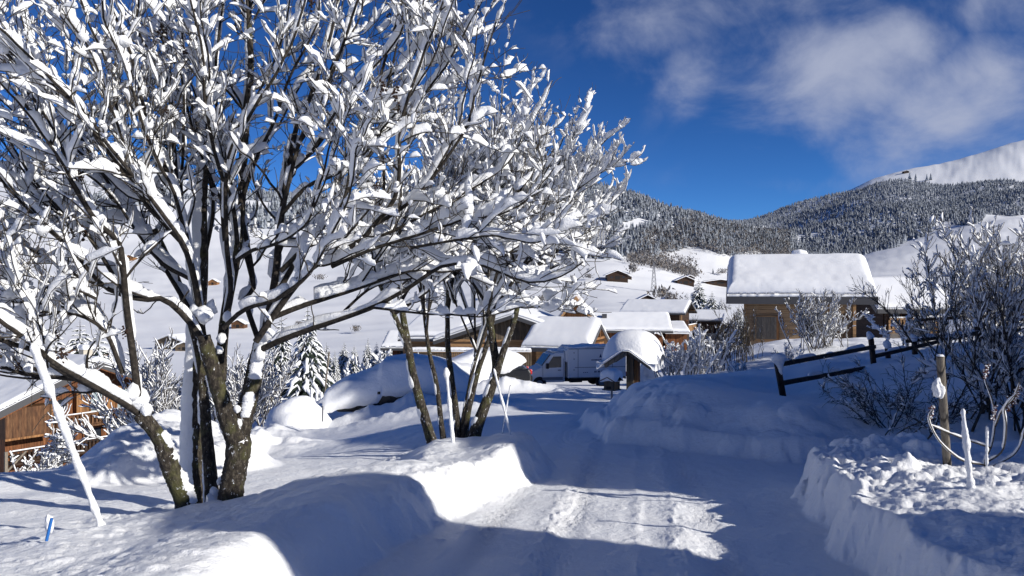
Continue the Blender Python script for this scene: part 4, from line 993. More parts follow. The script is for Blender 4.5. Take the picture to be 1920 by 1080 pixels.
# --- cabin with thick roof snow on the right
def cabin():
    c = P(1492, 600, 40.5)
    rz = rad(-17)
    root = thing('log_cabin', 'small pale timber cabin with thick snow on its roof, behind the frosted bush', 'cabin', (c.x, c.y, -3.3), rz)
    W_, Ln, hw, rise = 4.6, 5.2, 3.1, 1.15
    sl, rf = shell(root, 'x', W_, Ln, hw, rise, 1.0, .85, W_PALE, th=.66, rt=.22, seed=7, res=.07, snow_noise=.035, rnd=.5)
    y = -W_/2
    MB().beam((-Ln/2, y-.03, hw-.25), (Ln/2, y-.03, hw-.25), .08, .34).build('lintel_beam', W_HONEY, root)
    for x in (-Ln/2+.02, Ln/2-.02): MB().beam((x, y-.04, -1.5), (x, y-.04, hw), .14, .1).build('corner_board', W_HONEY, root)
    window(root, -1.55, y, 1.25, .95, 1.1, mf=W_HONEY, mg=GLASS, panes=1)
    sh_ = MB().box((-2.12, y-.10, 1.25), (.07, .06, 1.25)).box((-1.55, y-.10, 1.25), (.98, .05, 1.15)).build('shutter', W_POST, root)
    MB().box((-1.0, y-.10, 1.25), (.12, .1, 1.3)).build('shutter_edge', W_HONEY2, root)
    window(root, 1.1, y, 1.2, 1.0, 1.2, mf=W_HONEY, mg=GLASS, panes=2)
    MB().box((2.0, y-.03, 1.0), (.9, .08, 2.05)).build('door', W_DARK, root)
    MB().box((.25, .9, hw+rise+.2), (.42, .42, .9)).build('chimney', METAL, root)
    arch_loft(root, [(-.22, .1, hw+rise+.62, hw+rise+.8), (-.12, .34, hw+rise+.6, hw+rise+1.08), (.25, .4, hw+rise+.6, hw+rise+1.16), (.6, .34, hw+rise+.6, hw+rise+1.06), (.72, .1, hw+rise+.62, hw+rise+.8)], 'chimney_snow', noise=.02).location = (0, .9, 0)
    # neighbouring low building to its right
    c = P(1678, 540, 50)
    r2 = thing('chalet', 'low dark chalet with thin grey snow roof to the right of the pale cabin', 'chalet', (c.x, c.y, -3.6), rad(-4))
    shell(r2, 'x', 4.6, 3.4, 2.6, 1.3, .9, .7, W_DARK, th=.28, seed=9, res=.14)
    window(r2, -1.0, -2.3, 1.6, .7, 1.0, mf=W_RED2, panes=1); window(r2, .8, -2.3, 1.6, 1.1, 1.0, mf=W_RED2, panes=2)
    balcony(r2, -1.6, 1.2, -2.3, .95, .8, W_HONEY, .75, .2)
    MB().box((-.9, -2.38, .2), (1.4, .12, 1.6)).build('plaster_panel', STUCCO, r2)
    MB().beam((-1.7, -2.9, -1), (-1.7, -2.9, 2.3), .2, .2).build('post', W_DARK, r2)
cabin()

# --- village chalets in the middle
def village(label, u, v_eave, v_ridge, d, Ln, W_, yaw, seed, mw=W_DARK, th=.35, base=3.4, extra=None):
    """u: picture column of the middle of the near eave"""
    rise_px = (v_eave-v_ridge); ze = (540-v_eave)/F*d
    hw = base; slope = .42; rise = slope*W_/2
    c = Vector(((u-960)/F*d, d, 0)); n = Vector((math.sin(yaw), -math.cos(yaw), 0))   # towards the viewer
    c = c-n*(W_/2+.7)
    root = thing('chalet', label, 'chalet', (c.x, c.y, ze-hw+.3), yaw, 'village chalets below the hills')
    sl, rf = shell(root, 'x', W_, Ln, hw, rise, .9, 1.1, mw, th=th, seed=seed, res=.16, low=-4)
    y = -W_/2
    for i in range(3): window(root, -Ln*.32+i*Ln*.3, y, 1.9, 1.1, 1.1, mf=W_RED, panes=2)
    for yy in (-W_*.2, W_*.2): window(root, Ln/2, yy, 1.9, 1.0, 1.1, face='+x', mf=W_RED, panes=2)
    for k in (-1, 0, 1): MB().beam((Ln/2-.1, k*W_*.42, hw+rise*(1-abs(k)*.84)-.12), (Ln/2+1.05, k*W_*.42, hw+rise*(1-abs(k)*.84)-.12), .16, .2).build('purlin', W_HONEY, root)
    if extra: extra(root, Ln, W_, hw, rise)
    return root
def ex1(root, Ln, W_, hw, rise):
    MB().box((-2.7, -1.6, hw+rise*.62), (.6, .6, 1.7)).build('chimney', TRIM, root)
    # lower annex on the right
    MB().box((Ln/2+1.7, -.5, .9), (2.6, 4.4, 3.4)).build('annex', W_RED, root)
    snow_slab(root, (Ln/2+.3, Ln/2+3.3), (-3.3, 2.2), lambda X, Y: 2.65+.25*(Y+3.3)*.6+0*X, .6, seed=3, res=.15, name='annex_snow')
def ex2(root, Ln, W_, hw, rise):
    o = MB().box((Ln/2+.75, -.6, 1.0), (1.5, 5.6, .16)).build('balcony', W_HONEY, root)
    b = MB()
    for i in range(15): b.box((Ln/2+1.46, -3.3+i*.385, 1.5), (.05, .25, .8))
    b.build('railing', W_HONEY, o); MB().box((Ln/2+1.46, -.6, 2.0), (.16, 5.6, .12)).build('rail_snow', SNOW, o)
    MB().beam((Ln/2+.3, -W_/2-.2, -.5), (Ln/2+.3, -W_/2-.2, hw-.2), .25, .25).build('post', W_HONEY, root)
def ex3(root, Ln, W_, hw, rise):
    MB().box((1, -W_/2-.04, .4), (Ln*.6, .1, 1.4)).build('plaster_panel', STUCCO, root)
village('village chalet with a chimney and broad snow roof, nearest of the middle group', 1176, 622, 584, 92, 8.6, 7.0, rad(-6), 11, W_RED, .38, 3.2, ex1)
village('village chalet with an open dark gable and balcony, behind the nearest roof', 1222, 588, 566, 122, 8.6, 6.8, rad(-26), 12, W_DARK, .36, 4.0, ex2)
village('low village chalet with pale basement wall, right of the dark gable', 1332, 602, 582, 134, 6.6, 5.6, rad(-24), 13, W_DARK, .34, 3.6, ex3)
village('small village chalet half hidden in shade left of the pale cabin', 1392, 608, 592, 128, 4.6, 4.6, rad(-20), 14, W_DARK, .3, 2.6, None)
village('snow roofed chalet behind the small trees left of the timber house', 800, 655, 640, 84, 8.0, 5, rad(-4), 15, W_RED, .45, 2.6, None)

# --- the larch house in the centre
def larch_house():
    c = P(975, 620, 68)
    root = thing('timber_house', 'honey coloured timber house with a front gable behind the parked vehicles', 'house', (c.x, c.y, -7.7), rad(-7)); root.scale = (1.08, 1.08, 1.08)
    W_, Ln, hw, rise = 10.4, 9.0, 3.15, 1.75
    shell(root, 'y', W_, Ln, hw, rise, .9, .9, W_HONEY, th=.45, seed=21, res=.16, low=-2)
    y = -Ln/2; h = W_/2
    MB().prism([(-h, hw-.05), (h, hw-.05), (0, hw+rise-.08)], y-.12, y-.01, 'xz').build('upper_gable_boards', W_GREY, root)
    MB().beam((-h, y-.10, hw-.1), (h, y-.10, hw-.1), .1, .18).build('gable_beam', W_HONEY, root)
    window(root, -1.35, y, 1.45, 1.7, 1.7, mf=W_PALE, mg=GLASS, panes=2, t=.14)
    window(root, 2.9, y, 1.5, 2.0, 1.6, mf=W_PALE, mg=GLASS, panes=2, t=.14)
    MB().box((.9, y-.12, 2.2), (.3, .24, .2)).build('wall_lamp', BLACK, root)
    # left wing with dark gallery
    MB().box((-7.2, 1.0, 1.2), (4.4, 6, 3.2)).build('wing', W_HONEY, root)
    snow_slab(root, (-9.6, -4.6), (-2.9, 4.4), lambda X, Y: 3.05+.18*(Y+2.9)+0*X, .55, seed=5, res=.16, name='wing_snow')
    MB().box((-7.1, -2.4, 2.9), (5.0, 1.1, .14)).build('wing_eave', TRIM, root)
    MB().box((-5.9, -2.05, 1.2), (1.2, .08, 2.2)).build('wing_opening', BLACK, root)
    # steep little gable rising behind
    gx, gy, gz0 = 4.6, 2.6, hw+.4
    MB().prism([(gx-1.75, gz0-1.6), (gx+1.75, gz0-1.6), (gx+1.75, gz0+.3), (gx, gz0+2.6), (gx-1.75, gz0+.3)], gy-1.6, gy+1.6, 'xz').build('steep_gable', W_HONEY2, root)
    for s in (-1, 1):
        MB().prism([(gx, gz0+2.62), (gx+s*2.5, gz0-.65), (gx+s*2.5, gz0-.40), (gx, gz0+2.90)], gy-2.3, gy+1.9, 'xz').build('steep_roof', W_HONEY, root)
        MB().prism([(gx, gz0+2.91), (gx+s*2.5, gz0-.39), (gx+s*2.46, gz0+.0), (gx, gz0+3.2)], gy-1.3, gy+1.88, 'xz').build('steep_roof_snow', SNOW, root)
    MB().beam((gx-1.2, gy-2.1, gz0+1.0), (gx+1.2, gy-2.1, gz0+1.0), .16, .18).build('tie_beam', W_HONEY, root)
    # porch block on the right with its own gable
    c = P(1064, 640, 62)
    r2 = thing('porch', 'projecting entrance wing with rounded snow roof and a small open gable, behind the van', 'house wing', (c.x, c.y, -7.0), rad(-22)); r2.scale = (1.08, 1.08, 1.08)
    shell(r2, 'x', 4.4, 3.4, 2.35, 1.25, .75, .9, W_HONEY, mr=W_HONEY, th=.55, seed=23, res=.1, rnd=.6)
    MB().beam((2.5, -1.2, 2.75), (2.5, 1.2, 2.75), .14, .16).build('tie_beam', W_HONEY2, r2)
    MB().beam((2.5, 0, 2.75), (2.5, 0, 3.5), .14, .14).build('king_post', W_HONEY2, r2)
    window(r2, -.3, -2.2, 1.3, 1.6, 1.2, mf=W_PALE, panes=2, t=.12)
    MB().prism([(-1.9, 1.2), (-1.2, 2.4), (1.6, 2.4), (1.6, 1.9), (.8, 1.2)], 1.71, 2.4, 'yz').build('bracket_wall', W_HONEY2, r2)
larch_house()

# --- terrace fence in front of that house
def terrace():
    c = P(898, 690, 55)
    root = thing('terrace_fence', 'slatted terrace fence capped with snow in front of the timber house', 'fence', (c.x, c.y, -6.15), rad(-3)); root.scale = (1.1, 1.1, 1.1)
    b = MB(); n = 64; x0, x1 = -4.6, 3.4
    for i in range(n): b.box((x0+(x1-x0)*i/(n-1), 0, .85), (.085, .04, .95))
    b.build('slat_panel', W_GREY, root)
    for i in range(5): MB().box((x0+(x1-x0)*i/4, .08, .5), (.14, .12, 1.9)).build('post', W_GREY, root)
    MB().box(((x0+x1)/2, .02, 1.37), (x1-x0, .22, .08)).build('top_rail', W_PALE, root)
    snow_slab(root, (x0-.05, x1+.05), (-.14, .20), lambda X, Y: 1.415+0*X, .26, rnd=.12, res=.08, seed=31, name='rail_snow')
    MB().box(((x0+x1)/2-1.6, -.5, -.05), (x1-x0-3, .8, .2)).build('lower_ledge', TRIM, root)
    snow_slab(root, (x0, x1-3.2), (-.95, -.08), lambda X, Y: .06+0*X, .22, rnd=.15, res=.1, seed=32, name='ledge_snow')
    MB().box(((x0+x1)/2, .4, -.3), (x1-x0, .3, 1.2)).build('base_wall', W_GREY, root)
terrace()

# --- far barns and hamlets
def barn(label, u, v, d, w, h, yaw=0, m=W_DARK, group='far barns on the snowy slopes', dp=None):
    x = (u-960)/F*d; g = gz(x, d)
    root = thing('barn', label, 'barn', (x, d, g-.2), yaw, group)
    dp = dp or w*.8
    MB().prism([(-w/2, -2), (w/2, -2), (w/2, h*.62), (0, h), (-w/2, h*.62)], -dp/2, dp/2, 'xz').build('wall', m, root)
    t = .5
    MB().prism([(-w*.62, h*.52), (0, h+.02), (w*.62, h*.52), (w*.62, h*.52+t), (0, h+t), (-w*.62, h*.52+t)], -dp*.62, dp*.62, 'xz').build('roof', SNOW, root)
    MB().box((0, -dp/2-.03, h*.3), (w*.25, .08, h*.35)).build('door', BLACK, root)
    window(root, -w*.28, -dp/2, h*.35, w*.14, h*.14, mf=m, panes=1); window(root, w*.28, -dp/2, h*.35, w*.14, h*.14, mf=m, panes=1)
    return root
barn('broad dark far barn on the knoll left of the slim poplar', 1156, 538, 560, 15, 7.5)
barn('tiny flat far barn between that barn and the poplar', 1176, 537, 570, 6, 3)
barn('far barn at the foot of the knoll beside the blue spruces', 1283, 540, 600, 13, 7)
barn('small far barn higher up behind the blue spruces', 1292, 534, 640, 8, 5)
barn('far barn below the pylon, leftmost of the lower group', 1212, 556, 400, 9, 5.5)
barn('low far barn below the pylon, rightmost of the lower group', 1252, 560, 390, 8, 5, m=W_RED)
barn('long far stable at the foot of the sunny field beside the cabin roof', 1345, 541, 720, 26, 4.5)
barn('orange far farmhouse on the slope seen through the left branches', 78, 555, 240, 12, 5.6, rad(20), W_HONEY2)
barn('reddish far farmhouse right of the orange one through the left branches', 160, 555, 250, 11, 4.5, rad(10), W_RED2)
barn('tiny brown hut high on the slope left of the main stems', 245, 403, 900, 11, 6, 0, W_HONEY2)
barn('tiny orange hut on the slope between the upper stems', 401, 450, 700, 8, 6, 0, W_HONEY2)
barn('small red hut on the slope right of the central stem', 449, 532, 420, 7, 5, 0, W_RED2)
barn('grey far farm with long snow roof between the stems', 333, 540, 300, 12, 5.5, rad(-15), W_GREY)
barn('grey far shed just right of the farm between the stems', 352, 552, 290, 7, 3.5, 0, W_GREY)
barn('lone hut on the summit snowfield skyline', 1698, 310, 3900, 26, 12, 0, W_DARK)
def pylon():
    u, d = 1226, 520; x = (u-960)/F*d; root = thing('pylon', 'pale lattice power pylon standing on the snowfield below the knoll', 'pylon', (x, d, gz(x, d)-.3))
    H = 20; b = MB()
    for sx in (-1, 1):
        for sy in (-1, 1): b.beam((sx*1.8, sy*1.8, 0), (sx*.25, sy*.25, H), .22, .22)
    for i in range(7):
        z0 = H*i/7; z1 = H*(i+1)/7; w0 = 1.8-1.55*i/7; w1 = 1.8-1.55*(i+1)/7
        for s in (-1, 1): b.beam((-w0, s*w0, z0), (w1, s*w1, z1), .14, .14); b.beam((w0, s*w0, z0), (-w1, s*w1, z1), .14, .14)
    b.build('lattice_mast', METAL, root)
    for z, w in ((H*.72, 4), (H*.88, 3)): MB().beam((-w, 0, z), (w, 0, z), .25, .3).build('cross_arm', METAL, root)
pylon()
# ------------------------------------------------------------------ vehicles
def wheel(root, x, y, z, r=.34, w=.24, side=-1):
    t = MB().cyl((x, y-w/2, z), (x, y+w/2, z), r, k=24).build('wheel', BLACK, root, bevel=.03)
    MB().cyl((x, y+side*(w/2+.005), z), (x, y+side*(w/2+.03), z), r*.62, r*.5, k=16).build('rim', GREYPAINT, t)
    return t
def van():
    d = 47.0; c = P(1064, 713, d)
    root = thing('white_van', 'white box-bodied delivery van with dark lettering parked before the timber house', 'van', (c.x+.25, c.y, gz(c.x, c.y)+.02), rad(12)); root.scale = (.94, .94, .94)
    # local frame: front towards -x, side facing the viewer is -y
    w = .98
    cab = MB().prism([(-3.05, .42), (-3.12, .75), (-3.05, 1.12), (-2.25, 1.42), (-1.62, 2.22), (-1.3, 2.34), (-.72, 2.36), (-.72, .42)], -w, w).build('cab', WHITEPAINT, root, bevel=.09)
    MB().prism([(-2.20, 1.46), (-1.66, 2.16), (-1.60, 2.16), (-2.14, 1.46)], -w+.16, w-.16).build('windscreen', GLASS, root, bevel=.01).location = (-.055, 0, .045)
    for s in (-1, 1):
        MB().prism([(-1.98, 1.42), (-1.52, 2.08), (-.98, 2.08), (-.98, 1.38), (-1.95, 1.36)], s*(w+.004)-.01, s*(w+.004)+.01).build('side_window', GLASS, root)
        MB().box((-1.95, s*(w+.2), 1.5), (.16, .22, .34)).box((-1.9, s*(w+.06), 1.42), (.08, .2, .06)).build('mirror', BLACK, root, bevel=.02)
        MB().box((-1.1, s*(w+.015), 1.2), (.2, .03, .04)).build('door_handle', BLACK, root)
        MB().box((-1.55, s*(w+.012), .66), (1.35, .03, .2)).build('side_trim', GREYPAINT, root)
        MB().box((-3.02, s*.72, .98), (.18, .34, .26)).build('headlight', GLASSP, root, bevel=.04)
        for x in (-2.2, -.84): MB().box((x, s*(w+.002), 1.2), (.015, .02, 1.5 if x > -1 else .8)).build('door_gap', BLACK, root)
        MB().cyl((-2.42, s*(w-.22), .36), (-2.42, s*(w+.006), .36), .45, k=24).build('wheel_arch', BLACK, root)
    MB().box((-3.1, 0, .55), (.18, 1.9, .3)).build('front_bumper', GREYPAINT, root, bevel=.05)
    MB().box((-3.08, 0, .92), (.08, 1.0, .2)).build('grille', BLACK, root, bevel=.02)
    bx = MB().box((1.42, 0, 1.62), (3.95, 2.16, 1.9)).build('box_body', WHITEPAINT, root, bevel=.05)
    MB().box((-.45, 0, 2.1), (.55, 2.0, .85)).build('wind_deflector', WHITEPAINT, root, bevel=.12)
    for z, x0, x1 in ((1.35, -.1, 3.35), (.7, -.5, 3.38), (2.55, -.5, 3.38)): MB().box(((x0+x1)/2, -1.085, z), (x1-x0, .02, .035)).build('body_strip', GREYPAINT, bx)
    for x in (.12, 2.45): MB().box((x, -1.084, 1.62), (.03, .02, 1.85 if x < 1 else .62)).build('body_seam', GREYPAINT, bx)
    # illegible lettering: an emblem, one line of text, and a row of digits
    e = MB().prism([(1.55, 1.98), (1.64, 2.22), (1.73, 1.98)], -1.094, -1.085).box((1.86, -1.09, 2.16), (.1, .01, .05)).build('emblem', INK, bx)
    r = RS(3); x = 1.05
    while x < 2.25:
        ww = r.uniform(.03, .08); MB().box((x, -1.09, 1.82), (ww, .01, .07)).build('letter', INK, bx); x += ww+.025
    x = 1.25
    for k in range(10):
        MB().box((x, -1.09, 1.06), (.06, .01, .11)).build('digit', INK, bx); x += .085+(.06 if k % 2 else 0)
    for x in (.5, .62, .74): MB().box((x, -1.09, 1.02), (.07, .01, .05)).build('letter', INK, bx)
    for z in (2.3, 1.9, 1.2): MB().box((-.15, -1.088, z), (.05, .015, .06)).build('hinge', BLACK, bx)
    MB().box((.8, 0, .5), (4.6, .9, .22)).build('chassis', BLACK, root)
    MB().box((.05, -.75, .52), (.8, .3, .3)).build('tool_box', BLACK, root)
    MB().box((3.38, 0, .6), (.08, 2.0, .12)).build('rear_bumper', GREYPAINT, root)
    for s in (-1, 1):
        MB().box((3.42, s*.9, .85), (.06, .16, .3)).build('tail_light', REDLAMP, root)
        wheel(root, -2.42, s*(w-.1), .36, .36, .26, s); wheel(root, 1.75, s*(w-.12), .37, .37, .3, s)
    # ragged snow left on the roof
    snow_slab(root, (-.5, 3.3), (-1.0, 1.0), lambda X, Y: 2.585+0*X, .14, rnd=.2, res=.07, noise=.10, seed=41)
    snow_slab(root, (-1.5, -.75), (-.8, .8), lambda X, Y: 2.345+0*X, .12, rnd=.2, res=.07, noise=.04, seed=42)
van()
def car(label, x, y, z, rz, prof, seed, low, L_=4.3, hood_dir=-1, snow_st=None, lamps=True):
    """prof: roof outline; the body stays dark below the snow"""
    root = thing('parked_car', label, 'car', (x, y, z), rz)
    w = .86
    MB().prism([(-L_/2, .38), (-L_/2+.02, .72), (-L_/2+.95, .92), (-L_/2+1.05, .94), (L_/2-.12, .98), (L_/2-.02, .8), (L_/2, .36)], -w, w).build('body', DARKPAINT, root, bevel=.08)
    MB().prism([(-L_/2+1.0, .90), (-L_/2+1.75, 1.44), (L_/2-.85, 1.46), (L_/2-.2, .92)], -w+.1, w-.1).build('greenhouse', GLASS, root, bevel=.06)
    for s in (-1, 1):
        for xx in (-L_/2+.85, L_/2-.85): wheel(root, xx, s*(w-.08), .33, .33, .22, s)
        MB().box((L_/2-.03, s*.66, .82), (.12, .34, .22)).build('tail_light', REDLAMP, root, bevel=.03)
        MB().box((-L_/2+.08, s*.62, .70), (.2, .36, .16)).build('headlight', GLASSP, root, bevel=.03)
        MB().box((-L_/2+1.35, s*(w+.1), 1.0), (.14, .2, .14)).build('mirror', DARKPAINT, root, bevel=.03)
        for xx in (-.35, .7): MB().box((xx, s*(w+.002), .85), (.02, .02, .75)).build('door_gap', BLACK, root)
        MB().box((.0, s*(w+.01), .42), (L_*.5, .05, .12)).build('sill', BLACK, root)
    MB().box((L_/2+.02, 0, .5), (.1, 1.5, .22)).build('rear_bumper', BLACK, root, bevel=.04)
    arch_loft(root, snow_st, 'snow_cover', ex=.42, sides=40, noise=.04, seed=seed)
    return root
c = P(752, 790, 24.5)
car('car buried under thick shaded snow on the lower road, left of thin trunks', c.x+.1, c.y, gz(c.x, c.y)-.22, rad(4), None, 3, .5, 4.1,
    snow_st=[(-2.55, .5, .2, .6), (-2.4, .95, .3, 1.05), (-1.8, 1.02, .5, 1.38), (-1.1, 1.03, .56, 1.62), (-.75, 1.04, .60, 1.80), (-.6, 1.04, .86, 2.0), (.2, 1.04, .92, 2.08), (1.0, 1.04, .84, 2.02), (1.6, 1.02, .60, 1.85), (2.1, .95, .62, 1.45), (2.3, .6, .7, 1.15)])
c = P(905, 735, 35.5)
car('dark car under bright white snow with its red tail lamp showing, beside the van', c.x, c.y, gz(c.x, c.y)-.05, rad(6), None, 5, .5, 4.4,
    snow_st=[(-2.3, .5, .5, .8), (-2.15, .9, .55, 1.1), (-1.5, .98, .6, 1.35), (-.9, .99, .64, 1.6), (-.4, 1.0, .64, 1.82), (.6, 1.0, .68, 1.86), (1.15, .98, .82, 1.80), (1.6, .9, 1.05, 1.62), (1.95, .75, 1.22, 1.40), (2.0, .5, 1.25, 1.32)])
c = P(830, 742, 31)
car('second snow covered car partly hidden behind the small tree trunks', c.x-.2, c.y+2.2, gz(c.x, c.y+2)-.45, rad(20), None, 8, .5, 4.0,
    snow_st=[(-2.2, .5, .4, .75), (-2.05, .9, .45, 1.05), (-1.4, .98, .5, 1.3), (-.8, .99, .5, 1.6), (-.3, 1.0, .5, 1.75), (.6, 1.0, .5, 1.8), (1.3, .98, .5, 1.72), (1.8, .9, .5, 1.6), (2.05, .6, .6, 1.2)])
# ------------------------------------------------------------------ shelter, letter box, fences, stakes
def shelter():
    d = 24.0; c = P(1186, 700, d); g = gz(c.x, c.y)
    root = thing('sign_shelter', 'roofed wooden notice shelter on a thick post under a huge dome of snow', 'shelter', (c.x, c.y, g), rad(-24))
    T_ = lambda v: (540-v)/F*d-g
    zp = T_(662)
    MB().box((-.05, -.09, zp/2), (.22, .12, zp)).box((.06, 0.02, zp/2), (.02, .34, zp)).build('post', W_GREY, root)
    MB().box((.10, .10, zp/2), (.16, .30, zp)).build('lit_side_board', W_HONEY2, root)  # brighter wood colours in the sunlit right side of the grey post
    MB().box((.02, -.2, zp+.06), (1.02, .14, .16)).build('beam', W_POST, root, bevel=.01)
    MB().box((-.02, -.16, zp+.3), (.15, .12, .4)).build('king_post', W_HONEY2, root)
    MB().box((.1, -.0, zp+.24), (.86, .1, .3)).build('gable_board', W_RED2, root)
    for s in (-1, 1): MB().beam((s*.48, -.16, zp+.1), (s*.05, -.16, zp+.42), .09, .09).build('strut', W_RED2, root)
    ap = T_(655); ev = T_(684)
    for s in (-1, 1):
        MB().prism([(0, ap), (s*.72, ev), (s*.72, ev+.07), (0, ap+.07)], -.55, .75, 'xz').build('roof_panel', W_GREY, root)
        MB().beam((0, -.56, ap-.02), (s*.74, -.56, ev-.02), .05, .13).build('bargeboard', W_POST, root)
    sl = (ap-ev)/.72
    f = lambda X, Y: ap+.075-sl*np.abs(X)
    nx = 44; a = np.linspace(-1, 1, nx); a = np.sign(a)*(1-(1-np.abs(a))**1.6); X, Y = np.meshgrid(a*.93, .14+a*.98, indexing='ij')
    r_ = (np.abs(X/.95)**2.6+np.abs((Y-.14)/1.0)**2.6)**(1/2.6); dome = np.clip(1-r_**2.4, 0, 1)**.5
    base = np.minimum(f(X, Y)+.004, ap); top = np.maximum(base+.05, ev+.12+dome*(ap-ev+.50)+.03*fbm(X*2, Y*2, 3, 3)+.03*fbm(X*9, Y*9, 4, 3)*(1-dome))
    idx = np.arange(nx*nx).reshape(nx, nx); i_, j_ = np.meshgrid(np.arange(nx-1), np.arange(nx-1), indexing='ij'); q = (i_*nx+j_).ravel()
    Q = np.stack([q, q+nx, q+nx+1, q+1], -1)
    lowv = np.stack([X, Y, base-.05*(.4+np.abs(fbm(X*7, Y*7, 8, 3)))*(np.abs(X) > .8)], -1).reshape(-1, 3)
    per = np.concatenate([idx[:, 0], idx[-1, 1:], idx[-2::-1, -1], idx[0, -2:0:-1]]); nx2 = np.roll(per, -1); off = nx*nx
    np_obj('roof_snow', np_mesh('roof_snow', np.vstack([np.stack([X, Y, top], -1).reshape(-1, 3), lowv]), np.vstack([Q, Q[:, ::-1]+off, np.stack([per, nx2, nx2+off, per+off], -1)])), SNOW, root)
    g2 = Geo(); pp = np.array([[[.74, -.5, ev+.06], [.75, -.5, ev-.06], [.75, -.5, ev-.16]]]); rr = np.array([[.05, .035, .004]]); V_, Q = tube_batch(refine(pp, 8), refr(rr, 8), refr(rr, 8), np.broadcast_to(np.array([.9, .3, .1]), (1, 8, 3)), 8); g2.add(V_, Q); g2.obj('icicle', SNOWB, root)
    # letter box on a thin pole
    d = 19.5; c = P(1147, 720, d); g = gz(c.x, c.y)
    r2 = thing('letter_box', 'small wooden letter box with a snow block on top, on a thin metal pole', 'letter box', (c.x, c.y, g), rad(-38))
    z0 = (540-731)/F*d-g
    MB().cyl((0, 0, -.1), (0, 0, z0), .03, k=10).build('pole', METAL, r2)
    MB().box((0, 0, z0+.13), (.30, .30, .24)).build('box', W_GREY, r2, bevel=.01)
    MB().box((.155, 0, z0+.13), (.02, .26, .2)).build('lit_side_panel', W_HONEY2, r2)  # orange face painted in for the sunny flank of the box
    MB().box((0, 0, z0+.012), (.36, .36, .025)).build('tray', W_POST, r2)
    for s in (-1, 1): MB().beam((0, -.22, z0+.34), (s*.21, -.22, z0+.24), .03, .02).beam((0, .22, z0+.34), (s*.21, .22, z0+.24), .03, .02).build('roof_edge', W_RED2, r2)
    MB().prism([(-.2, z0+.25), (.2, z0+.25), (0, z0+.335)], -.2, .2).build('roof', W_POST, r2)
    arch_loft(r2, [(-.24, .14, z0+.27, z0+.38), (-.22, .22, z0+.25, z0+.48), (0, .23, z0+.27, z0+.56), (.2, .22, z0+.25, z0+.50), (.24, .14, z0+.27, z0+.4)], 'roof_snow', ex=.45, noise=.012, seed=14)
    MB().box((0, -.16, z0+.07), (.12, .02, .07)).build('slot_plate', BLACK, r2)
shelter()
def blob_obj(name, x, y, z, rx, ry, rz_, seed, m=SNOW, parent=None, noise=.2):
    q = np.linspace(0, math.pi, 26); p = np.linspace(0, 2*math.pi, 41)[:-1]
    Q_, P_ = np.meshgrid(q, p, indexing='ij')
    n = np.stack([np.sin(Q_)*np.cos(P_), np.sin(Q_)*np.sin(P_), np.cos(Q_)], -1)
    k = 1+noise*2*(fbm(n[..., 0]*1.5+seed, n[..., 1]*1.5+n[..., 2]*1.3, seed, 4))
    V_ = (n*k[..., None]*np.array([rx, ry, rz_])); a, b = V_.shape[:2]
    idx = np.arange(a*b).reshape(a, b); i0 = idx[:-1]; i1 = idx[1:]
    Q = np.stack([i0, i1, np.roll(i1, -1, 1), np.roll(i0, -1, 1)], -1).reshape(-1, 4)
    o = np_obj(name, np_mesh(name, V_.reshape(-1, 3), Q), m, parent); o.location = (x, y, z); return o
c = P(560, 790, 23); o = blob_obj('snow_mound', c.x, c.y, gz(c.x, c.y)+.05, 1.0, 1.0, .95, 3, noise=.10); tag(o, 'smooth round mound of snow beside the lower road, left of the buried car', 'snow mound')
c = P(632, 775, 28); o = blob_obj('snow_mound', c.x, c.y, gz(c.x, c.y)+.0, 1.1, .9, 1.0, 6, noise=.10); tag(o, 'smaller shaded mound of snow between the round mound and the buried car', 'snow mound')
c = P(1212, 712, 27); o = blob_obj('snow_mound', c.x, c.y, gz(c.x, c.y)+.15, .35, .35, .45, 9, noise=.5); tag(o, 'crumbly little heap of snow right of the notice shelter', 'snow mound')

